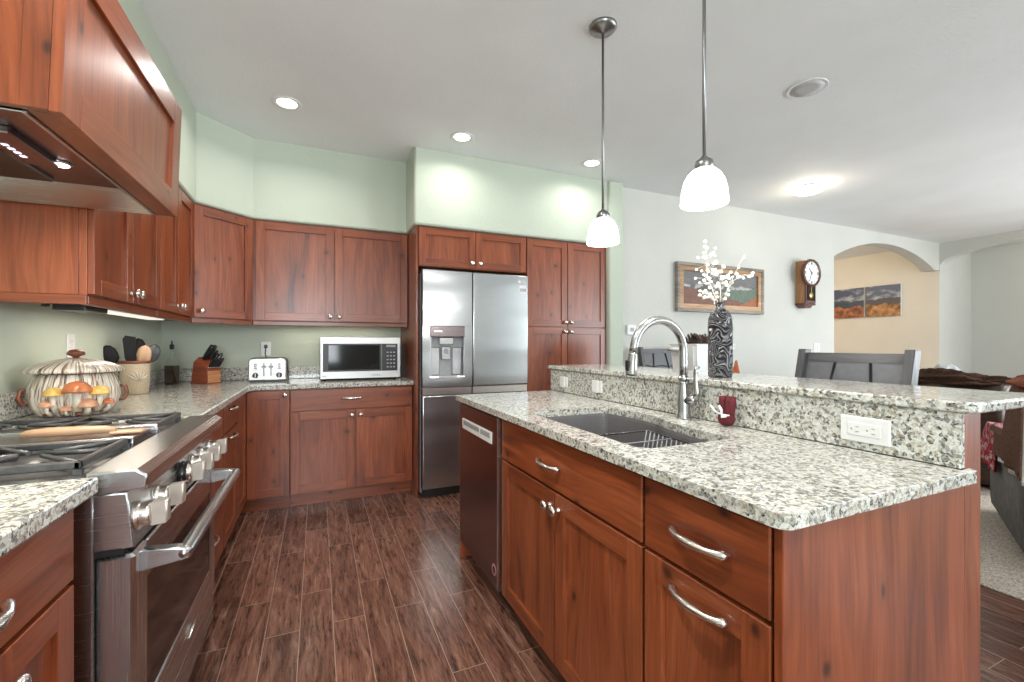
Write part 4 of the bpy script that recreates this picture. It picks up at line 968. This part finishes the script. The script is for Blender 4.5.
# ---------------------------------------------------------------- dining side
# framed picture
def landscape(name, stops, seed, zc, zs, sky, cloud, land1, land2, nsc=4.0, snow=None):
    m, nt, b = new_mat(name); o, x, y, z = objco(nt)
    u = math_(nt, 'ADD', x, y); uv = comb(nt, u, z, seed)
    h = math_(nt, 'SUBTRACT', z, math_(nt, 'ADD', math_(nt, 'MULTIPLY', math_(nt, 'SUBTRACT', noise(nt, comb(nt, u, seed, 0.0), nsc, 4, .55), .5), zs), zc))
    h2 = math_(nt, 'SUBTRACT', z, math_(nt, 'ADD', math_(nt, 'MULTIPLY', math_(nt, 'SUBTRACT', noise(nt, comb(nt, u, seed+5, 0.0), nsc*1.3, 4, .6), .5), zs*1.6), zc-zs*1.1))
    n = noise(nt, uv, 11, 5, .65); sk = mix(nt, ramp(nt, noise(nt, comb(nt, u, math_(nt, 'MULTIPLY', z, 2.2), seed), 5, 4, .6), [(.5, 0.0), (.66, 1.0)]), (*sky, 1), (*cloud, 1))
    l1 = mix(nt, n, (*[c*.45 for c in land1], 1), (*[c*1.4 for c in land1], 1)); l2 = mix(nt, ramp(nt, n, [(.38, 0.0), (.62, 1.0)]), (*[c*.35 for c in land2], 1), (*[c*1.6 for c in land2], 1))
    if snow: l1 = mix(nt, ramp(nt, h, [(-.075, 0.0), (-.02, 1.0)]), l1, (*snow, 1))
    c = mix(nt, math_(nt, 'GREATER_THAN', h, 0.0), l1, sk); c = mix(nt, math_(nt, 'GREATER_THAN', h2, 0.0), l2, c)
    nt.links.new(c, b.inputs['Base Color']); b.inputs['Roughness'].default_value = .5; return m
M['rustic'] = wood('rustic_frame', 'h', (.22, .11, .05), (.42, .23, .10), (.52, .32, .16), .6, True); M['weathered'] = wood('weathered_frame', 'h', (.12, .10, .08), (.25, .22, .18), (.34, .30, .26), .8, False)
def relief_mat():
    m, nt, b = new_mat('mountain_relief'); o, x, y, z = objco(nt)
    ud = math_(nt, 'ADD', x, math_(nt, 'MULTIPLY', noise(nt, o, 6, 3), .08))
    def line(a, k, am, fr_): return math_(nt, 'SUBTRACT', z, math_(nt, 'ADD', math_(nt, 'MULTIPLY', math_(nt, 'SUBTRACT', noise(nt, comb(nt, ud, a, 0.0), fr_, 2), .5), am), k))
    s_ = lambda v: math_(nt, 'GREATER_THAN', v, 0.0)
    g = noise(nt, o, 30, 4)
    def sh(c): return mix(nt, g, (*[q*.6 for q in c], 1), (*[q*1.35 for q in c], 1))
    ridge = line(2.0, .305, .14, 3.5); c = mix(nt, s_(ridge), sh((.12, .11, .10)), sh((.16, .155, .155)))
    sn = mix(nt, ramp(nt, noise(nt, o, 14, 3), [(.45, 0.0), (.55, 1.0)]), sh((.12, .12, .12)), sh((.42, .42, .40)))
    c = mix(nt, math_(nt, 'MULTIPLY', s_(line(2.0, .262, .14, 3.5)), math_(nt, 'SUBTRACT', 1.0, s_(ridge))), c, sn)
    gl = line(4.0, .27, .15, 2.2); c = mix(nt, math_(nt, 'MULTIPLY', math_(nt, 'SUBTRACT', 1.0, s_(gl)), math_(nt, 'GREATER_THAN', x, .05)), c, sh((.125, .17, .125)))
    # brown slope falling from the left, orange slope rising on the right
    lb = math_(nt, 'SUBTRACT', math_(nt, 'ADD', z, math_(nt, 'MULTIPLY', x, .17)), .205); c = mix(nt, math_(nt, 'SUBTRACT', 1.0, s_(math_(nt, 'ADD', lb, math_(nt, 'MULTIPLY', noise(nt, o, 5, 2), .05)))), c, sh((.20, .090, .062)))
    rb = math_(nt, 'SUBTRACT', math_(nt, 'SUBTRACT', z, math_(nt, 'MULTIPLY', x, .42)), -.03); c = mix(nt, math_(nt, 'SUBTRACT', 1.0, s_(rb)), c, sh((.34, .115, .045)))
    nt.links.new(c, b.inputs['Base Color']); b.inputs['Roughness'].default_value = .6; bump(nt, b, g, .3, .01); return m
M['relief'] = relief_mat()
t = T('framed_picture', 'wood-framed mountain landscape relief hanging on the dining wall', 'picture', (4.035, 3.498, 1.545), None, 0, True)
PW, PH = .650, .515
b = MB()
for (x0, x1, z0, z1) in ((-PW, PW, 0, .035), (-PW, PW, PH-.035, PH), (-PW, -PW+.035, .035, PH-.035), (PW-.035, PW, .035, PH-.035)): b.box(x0, x1, -.045, 0, z0, z1, 'weathered', .003)
for (x0, x1, z0, z1) in ((-PW+.035, PW-.035, .035, .085), (-PW+.035, PW-.035, PH-.085, PH-.035), (-PW+.035, -PW+.09, .085, PH-.085), (PW-.09, PW-.035, .085, PH-.085)): b.box(x0, x1, -.038, 0, z0, z1, 'rustic', .003)
t.part('frame', b); b = MB(); b.box(-PW+.08, PW-.08, -.020, -.002, .075, PH-.075, 'relief'); t.part('picture_panel', b)
# wall clock
M['walnut'] = wood('clock_wood', 'z', (.05, .014, .007), (.11, .032, .014), (.16, .055, .024), .3, False); M['oak'] = wood('clock_side', 'z', (.20, .09, .035), (.36, .17, .065), (.44, .23, .10), .4, False)
M['dial'] = plain('dial_white', (.82, .86, .86), .3, var=.02); M['brass'] = plain('brass', (.55, .33, .12), .3, 1.0)
t = T('wall_clock', 'schoolhouse wall clock with a round white dial', 'clock', (5.395, 3.498, 1.64), None, 0, True)
b = MB(); b.box(-.095, .095, -.105, 0, .055, .565, 'oak', .004); b.box(-.105, .105, -.115, 0, .035, .058, 'walnut', .004); b.prism([(-.09, .035), (.09, .035), (.05, .0), (-.05, .0)], -.09, -.001, 'walnut', 'y', bev=.004); b.box(-.093, .093, -.122, -.105, .06, .30, 'walnut', .003); t.part('case', b)
b = MB(); b.lathe([(.168, 0), (.172, .012), (.166, .034), (.152, .042), (.138, .034), (.138, .020)], (0, -.106, .415), 'walnut', 16, (0, -1, 0), rotz=PI/16, smooth=False); t.part('bezel', b, None, 'dark round bezel')
b = MB(); b.lathe([(.142, .018), (.142, .024)], (0, -.106, .415), 'dial', 40, (0, -1, 0)); dl = t.part('dial', b, None, 'white dial')
b = MB()
for k in range(12):
    a = 2*PI*k/12; w = .006 if k % 3 else .010
    for q in ((-.006, .006) if k % 3 == 0 else (0,)):
        i = b.mi('black'); r0, r1 = .098, .128; er = Vector((math.sin(a), 0, math.cos(a))); et = Vector((math.cos(a), 0, -math.sin(a))); c0 = Vector((0, -.1312, .415))+et*q*1.3
        f = b.bm.faces.new([b.bm.verts.new(c0+er*r0-et*w*.5), b.bm.verts.new(c0+er*r1-et*w*.5), b.bm.verts.new(c0+er*r1+et*w*.5), b.bm.verts.new(c0+er*r0+et*w*.5)]); f.material_index = i
bmesh.ops.solidify(b.bm, geom=b.bm.faces[:], thickness=.0008); t.part('hour_marks', b, dl)
for a, L, w in ((-.75, .075, .009), (-2.75, .11, .006)):
    er = Vector((math.sin(a), 0, math.cos(a))); b = MB(); b.tube([Vector((0, -.1325, .415))-er*.015, Vector((0, -.1325, .415))+er*L], [w*.6, w*.3], 'black', 6, flat=1.0); t.part('hand', b, dl)
b = MB(); b.box(-.075, .075, -.127, -.121, .085, .265, 'dglass', .001); dd = t.part('pendulum_door', b, None, 'dark glass pendulum door'); b = MB(); b.lathe([(.038, 0), (.034, .004), (0, .006)], (0, -.1275, .150), 'brass', 24, (0, -1, 0)); b.box(-.004, .004, -.130, -.1272, .18, .262, 'brass'); t.part('pendulum', b, dd)
# canvas pair in the hall
FR_ = Fr((8.63, 0, 0), (0, 1, 0), (-1, 0, 0))
M['canvas_a'] = landscape('canvas_storm', None, 1.7, .30, .10, (.07, .085, .15), (.42, .42, .46), (.05, .07, .10), (.36, .12, .05), 5.0, (.62, .64, .66))
M['canvas_b'] = landscape('canvas_field', None, 8.3, .30, .08, (.10, .12, .19), (.45, .46, .50), (.09, .08, .09), (.40, .19, .07), 6.0, (.66, .68, .70))
for yc, m, lab in ((4.735, 'canvas_a', 'left canvas of the red-rock landscape pair seen through the arch'), (4.215, 'canvas_b', 'right canvas of the red-rock landscape pair seen through the arch')):
    t = T('canvas_print', lab, 'picture', (8.628, yc, 1.665), None, 0, True)
    b = MB(); b.box(-.03, 0, -.25, .25, 0, .525, 'trim', .003); t.part('canvas_frame', b); b = MB(); b.box(-.0315, -.0302, -.247, .247, .004, .521, m); t.part('print', b)
# high dining table with tub of pine cones
M['grey_wood'] = wood('grey_stained_wood', 'z', (.030, .030, .033), (.065, .066, .07), (.11, .11, .115), .45, False); M['grey_wood_h'] = wood('grey_stained_wood_flat', 'h', (.030, .030, .033), (.065, .066, .07), (.11, .11, .115), .35, False)
t = T('dining_table', 'counter-height grey dining table behind the bar', 'table', (3.0, 2.55, 0))
b = MB(); b.box(2.45, 3.65, 2.10, 2.78, .855, .895, 'grey_wood_h', .006); t.part('tabletop', b)
b = MB(); b.box(2.53, 3.57, 2.18, 2.70, .77, .855, 'grey_wood_h', .003); t.part('apron', b)
for x in (2.55, 3.55):
    for y in (2.20, 2.68): b = MB(); b.box(x-.04, x+.04, y-.04, y+.04, 0, .77, 'grey_wood', .004); t.part('leg', b)
M['enamel'] = plain('white_enamel', (.80, .83, .81), .25, 0, .03, coat=.3)
tx2, ty2 = 2.69, 2.50; t = T('tub', 'white oblong tub with side handles heaped with pine cones', 'tub', (tx2, ty2, .8955))
b = MB(); b.lathe([(.86, 0), (.88, .004), (1.0, .30), (1.02, .306), (1.01, .310), (.97, .305), (.90, .20), (0, .19)], (0, 0, 0), 'enamel', 4, rotz=PI/4, smooth=False)
b.bm.transform(Matrix.Translation((tx2, ty2, .8955)) @ Matrix.Diagonal((.205*1.414, .13*1.414, 1, 1)))
bmesh.ops.bevel(b.bm, geom=[e for e in b.bm.edges if abs(e.verts[0].co.z-e.verts[1].co.z) > .08], offset=.02, segments=3, affect='EDGES'); t.part('body', b)
for sg in (-1, 1): b = MB(); b.tube([(tx2+sg*.19, ty2-.045, 1.150), (tx2+sg*.295, ty2-.045, 1.168), (tx2+sg*.295, ty2+.045, 1.168), (tx2+sg*.19, ty2+.045, 1.150)], .013, 'enamel', 8); t.part('handle', b)
M['cone'] = plain('pine_cone', (.085, .045, .035), .8, 0, .4, 120); M['cone_tip'] = plain('pine_cone_tip', (.34, .24, .20), .8)
def pine_cone():
    b = MB(); rnd = random.Random(2); b.lathe([(.012, -.03), (.022, 0), (.018, .03), (.004, .055)], (0, 0, 0), 'cone', 10)
    for k in range(60):
        f = k/60; z = -.03+.082*f; a = k*2.3999; r = .020+.022*math.sin(PI*min(1, (f+.12)*.95)); d = Vector((math.cos(a), math.sin(a), .25+.7*f)).normalized(); s_ = Vector((-math.sin(a), math.cos(a), 0))
        c = Vector((0, 0, z)); p = c+d*r*1.5; i = b.mi('cone'); j = b.mi('cone_tip')
        q0 = [c+s_*.004, p+s_*.011, p+d*.005, p-s_*.011, c-s_*.004]; up_ = d.cross(s_)*-.003
        A = [b.bm.verts.new(v) for v in q0]; f_ = b.bm.faces.new(A); f_.material_index = i
        B = [b.bm.verts.new(v+d*.0012-up_*.5) for v in (q0[1], q0[2], q0[3])]; g = b.bm.faces.new(B); g.material_index = j
    return b
pc = None
for k, (dx, dy, sc, ax, lab) in enumerate(((-.125, -.02, 1.1, .7, 'dark pine cone at the left of the tub'), (-.042, .0, 1.05, 1.2, 'dark pine cone in the middle of the tub just left of the vase'), (.042, -.02, 1.1, .5, 'pine cone in the tub behind the vase'), (.128, .01, 1.0, 1.0, 'pine cone at the right of the tub behind the vase'))):
    loc = (tx2+dx, ty2+dy, 1.0955+.115)
    if pc is None: pc = single('pine_cone', pine_cone(), lab, 'pine cone', loc, 'pine cones in the tub', True); o = pc
    else: o = pc.copy(); C.objects.link(o); o.location = loc; o['label'] = lab
    o.rotation_euler = (ax, .4*k, k*1.3); o.scale = (sc*.95,)*3
M['orange'] = plain('orange_cloth', (.52, .14, .055), .7)
b = MB(); b.lathe([(.05, 0), (.046, .01), (.026, .10), (.007, .185), (0, .19)], (2.83, 2.31, .8955), 'orange', 14, wob=lambda a, h: 1+.08*math.sin(3*a)); single('cone_ornament', b, 'orange cone-shaped ornament on the dining table behind the vase', 'ornament', (2.83, 2.31, .8955))
# stools (local: backrest at +y, facing -y)
M['slate'] = plain('slate_upholstery', (.115, .12, .13), .38, .15, .08, 40)
def stool(label, loc, rz, grp):
    t = T('bar_stool', label, 'stool', loc, grp, rz, True)
    b = MB(); b.box(-.225, .225, -.225, .20, .735, .785, 'slate', .015, seg=2); t.part('seat', b)
    b = MB(); b.box(-.215, .215, -.215, .20, .69, .735, 'grey_wood_h', .004); t.part('seat_frame', b)
    for x in (-.2, .2):
        b = MB(); b.box(x-.02, x+.02, -.215, -.175, 0, .69, 'grey_wood', .003); t.part('leg', b)
        b = MB(); b.prism([(.175, 0), (.215, 0), (.225, .70), (.322, 1.175), (.272, 1.178), (.182, .78)], x-.0185 if x < 0 else x-.0185, x+.0185, 'grey_wood', 'x', bev=.003); b.bm.transform(Matrix.Translation((.028 if x > 0 else -.028, 0, 0))); t.part('leg', b)
    for z, y in ((.25, -.195), (.35, .195)): b = MB(); b.box(-.2, .2, y-.012, y+.012, z, z+.035, 'grey_wood_h', .003); t.part('stretcher', b)
    for x in (-.2, .2): b = MB(); b.box(x-.011, x+.011, -.18, .18, .30, .33, 'grey_wood', .003); t.part('stretcher', b)
    sl_ = lambda z: .205+.095*(z-.79)/.39
    b = MB(); b.prism([(sl_(1.115), 1.115), (sl_(1.115)+.03, 1.115), (sl_(1.158)+.034, 1.158), (sl_(1.158)-.002, 1.160)], -.212, .212, 'grey_wood_h', 'x', bev=.004); t.part('top_rail', b)
    b = MB(); b.prism([(sl_(.84)+.004, .84), (sl_(.84)+.026, .84), (sl_(1.115)+.026, 1.115), (sl_(1.115)+.004, 1.115)], -.212, .212, 'slate', 'x', bev=.003); t.part('backrest', b, None, 'slate grey padded back')
    b = MB()
    for sg in (-1, 1): b.tube([(sg*.075, sl_(1.114)-.001, 1.114), (sg*.092, sl_(.98)+.001, .98), (sg*.085, sl_(.85)+.001, .85)], .0055, 'black', 6)
    b.tube([(-.21, sl_(1.02), 1.005), (-.085, sl_(1.0), .985), (0, sl_(1.0), 1.00), (.085, sl_(1.0), .985), (.21, sl_(1.0), 1.005)], .0055, 'black', 6); t.part('strapping', b)
    return t.o
st = stool('grey bar stool with strapped padded back at the near half of the bar', (2.03, 1.258, 0), -PI/2, 'grey bar stools')
copy_tree(st, (3.06, 3.08, 0), 0.0, 'grey bar stool by the dining wall, half hidden by the faucet', 'grey bar stools')

# ---------------------------------------------------------------- living side seating
M['suede'] = plain('grey_suede', (.165, .158, .152), .8, 0, .25, 18, bmp=.3, bscale=120); M['leather'] = plain('brown_leather', (.060, .035, .026), .4, 0, .3, 25)
M['fleece'] = plain('brown_fleece', (.15, .082, .058), .95, 0, .4, 90, spec=.1, bmp=1.0, bscale=160); M['fleece_d'] = plain('dark_brown_blanket', (.062, .034, .024), .95, 0, .4, 60, spec=.1, bmp=.8, bscale=120); M['rust'] = plain('rust_blanket', (.26, .095, .060), .95, 0, .25, 90, spec=.1, bmp=.6)
M['cream_bl'] = plain('cream_blanket', (.74, .72, .68), .9, 0, .08, 60, bmp=.4); M['grey_bl'] = plain('pale_grey_pillow', (.42, .43, .44), .85)
def snow_mat():
    m, nt, b = new_mat('red_patterned_throw'); o, x, y, z = objco(nt)
    v = N(nt, 'ShaderNodeTexVoronoi'); nt.links.new(o, v.inputs['Vector']); v.inputs['Scale'].default_value = 26
    w = N(nt, 'ShaderNodeTexVoronoi'); nt.links.new(o, w.inputs['Vector']); w.inputs['Scale'].default_value = 75
    f = math_(nt, 'MULTIPLY', ramp(nt, v.outputs['Distance'], [(.44, 1.0), (.50, 0.0)]), ramp(nt, w.outputs['Distance'], [(.30, 1.0), (.5, .25)]))
    nt.links.new(mix(nt, f, (.36, .012, .030, 1), (.62, .60, .58, 1)), b.inputs['Base Color']); b.inputs['Roughness'].default_value = .9; return m
M['throw'] = snow_mat()
SO = Vector((3.365, 1.005, 0)); sd = Vector((.90, .43, 0)).normalized(); sn = Vector((-sd.y, sd.x, 0))       # end face of the grey sofa
FSf = Fr(SO, sd, sn); FSf.p = lambda u, w, z: SO+sd*(u*1.24)+sn*w+Vector((0, 0, z))                                  # u: front-back, w: out of the end face
t = T('sofa', 'grey suede reclining sofa under folded throws beyond the bar', 'sofa', (SO+sd*.5-sn*1.0)[:])
pr = [(.02, .06), (.10, .03), (.92, .03), (.98, .10), (.98, .50), (.90, .62), (.40, .64), (.30, .80), (.24, .93), (.12, .97), (.02, .93), (-.04, .75), (-.05, .35)]
def sofa_prism(pr, w0, w1, m, bev):
    b = MB(); A = []
    i = b.mi(m); A = [b.bm.verts.new(FSf.p(u, w0, z)) for u, z in pr]; B = [b.bm.verts.new(FSf.p(u, w1, z)) for u, z in pr]
    fs = [b.bm.faces.new(A), b.bm.faces.new(B)]
    for k in range(len(pr)): f = b.bm.faces.new([A[k], A[(k+1) % len(pr)], B[(k+1) % len(pr)], B[k]]); f.smooth = True; fs.append(f)
    bmesh.ops.recalc_face_normals(b.bm, faces=fs)
    r = bmesh.ops.bevel(b.bm, geom=[e for e in fs[0].edges]+[e for e in fs[1].edges], offset=bev, segments=4, affect='EDGES', clamp_overlap=True)
    for f in b.bm.faces: f.material_index = i; f.smooth = True
    return b
t.part('arm', sofa_prism(pr, -.24, 0, 'suede', .05))
t.part('backrest', sofa_prism([(-.03, .06), (.26, .06), (.28, .45), (.24, .92), (.12, .95), (.02, .92), (-.03, .75)], -1.75, -.245, 'suede', .04))
t.part('seat', sofa_prism([(.285, .05), (.95, .05), (.95, .42), (.90, .47), (.285, .47)], -1.75, -.245, 'suede', .03))
t.part('arm', sofa_prism(pr, -1.98, -1.755, 'suede', .05))
def drape(name, label, cat, u0, u1, zb, m, out, top=.0, ztop=None, seed=1, w_in=-.20, hem=None):
    # a throw hanging over the arm: inner edge on the arm, over its top, down the outer face
    rnd = random.Random(seed); ph = rnd.uniform(0, 6)
    def topz(u):
        pts = [(-.05, .90), (.02, .94), (.12, .985), (.24, .945), (.30, .815), (.40, .66), (.9, .64), (1.0, .55)]
        for (a, za), (c, zc) in zip(pts, pts[1:]):
            if u <= c: return za+(zc-za)*(u-a)/(c-a)
        return .55
    def fn(a, v):
        u = u0+(u1-u0)*a; zt = topz(max(u, -.05))+top; wr = .008*math.sin(a*17+ph)+.006*math.sin(a*31+ph*2)
        if v < .35: w = w_in+(out-w_in-.01)*(v/.35); z = zt+.012*math.sin(a*9+v*6+ph)
        elif v < .42: w = out-.01+.01*(v-.35)/.07; z = zt-.03*(v-.35)/.07
        else: k = (v-.42)/.58; w = out+wr*k+.004; z = (zt-.03)+(zb-(zt-.03))*k
        return FSf.p(u, w, z)
    b = MB(); b.surf(fn, 40, 40, m, .008)
    c = FSf.p((u0+u1)/2, out, zb); o = single(name, b, label, cat, c[:]); return o
drape('throw_blanket', 'brown fleece throw hanging over the end of the grey sofa', 'blanket', -.045, .74, .50, 'fleece', .030, .020, seed=3)
drape('throw_blanket', 'cream blanket folded beneath the fleece on the grey sofa, only its edges showing', 'blanket', .0, .68, .465, 'cream_bl', .012, .006, seed=4)
drape('throw_blanket', 'red and white patterned throw hanging beside the island end', 'blanket', .60, 1.0, .37, 'throw', .030, .016, seed=5)
def heap(name, label, cat, c, rx_, ry_, h, m, seed, n=46, rot=0.0, rough=.35, base=.0):
    from mathutils import noise as mn
    def fn(a, v):
        th = 2*PI*a; r = math.sin(v*PI/2); d = Vector((math.cos(th)*r, math.sin(th)*r, math.cos(v*PI/2)))
        k = 1+rough*mn.fractal(d*1.6+Vector((seed, seed*2, 0)), .8, 2.0, 4)
        fold = 1+.10*math.sin(th*3+6*mn.noise(d*2+Vector((seed, 0, 0))))*r
        q = Vector((d.x*rx_*k*fold, d.y*ry_*k*fold, max(0, d.z*h*k)))
        q.rotate(Matrix.Rotation(rot, 3, 'Z')); return Vector(c)+q
    b = MB(); b.surf(fn, n, n//2+1, m, 0, True, True); bmesh.ops.holes_fill(b.bm, edges=[e for e in b.bm.edges if len(e.link_faces) == 1], sides=0); bmesh.ops.recalc_face_normals(b.bm, faces=b.bm.faces[:])
    return single(name, b, label, cat, c)
# brown recliner beyond it, heaped with blankets
t = T('armchair', 'dark brown leather recliner beyond the bar, heaped with blankets', 'armchair', (5.45, 2.0, 0))
b = MB(); b.box(5.0, 5.9, 1.60, 2.42, .04, .44, 'leather', .05, seg=3); t.part('seat', b)
b = MB(); b.prism([(5.0, .40), (5.30, .44), (5.24, .82), (5.14, .885), (5.02, .865), (4.94, .70), (4.96, .42)], 1.62, 2.40, 'leather', 'y', bev=.03); t.part('backrest', b)
for y0 in (1.47, 2.42): b = MB(); b.box(5.02, 5.85, y0, y0+.13, .02, .62, 'leather', .04, seg=3); t.part('arm', b)
heap('throw_blanket', 'dark brown blanket heaped on the recliner top left of the grey sofa', 'blanket', (5.16, 2.02, .862), .20, .42, .10, 'fleece_d', 3.1, rough=.5)
heap('throw_pillow', 'pale grey pillow peeking out above the brown blanket heap', 'pillow', (5.53, 2.19, .442), .20, .21, .58, 'grey_bl', 5.0, rough=.08)
heap('throw_blanket', 'rust blanket bunched on the sofa back at the right edge of the photo', 'blanket', FSf.p(.10, -.16, .975)[:], .20, .20, .075, 'rust', 6.0, rough=.25)
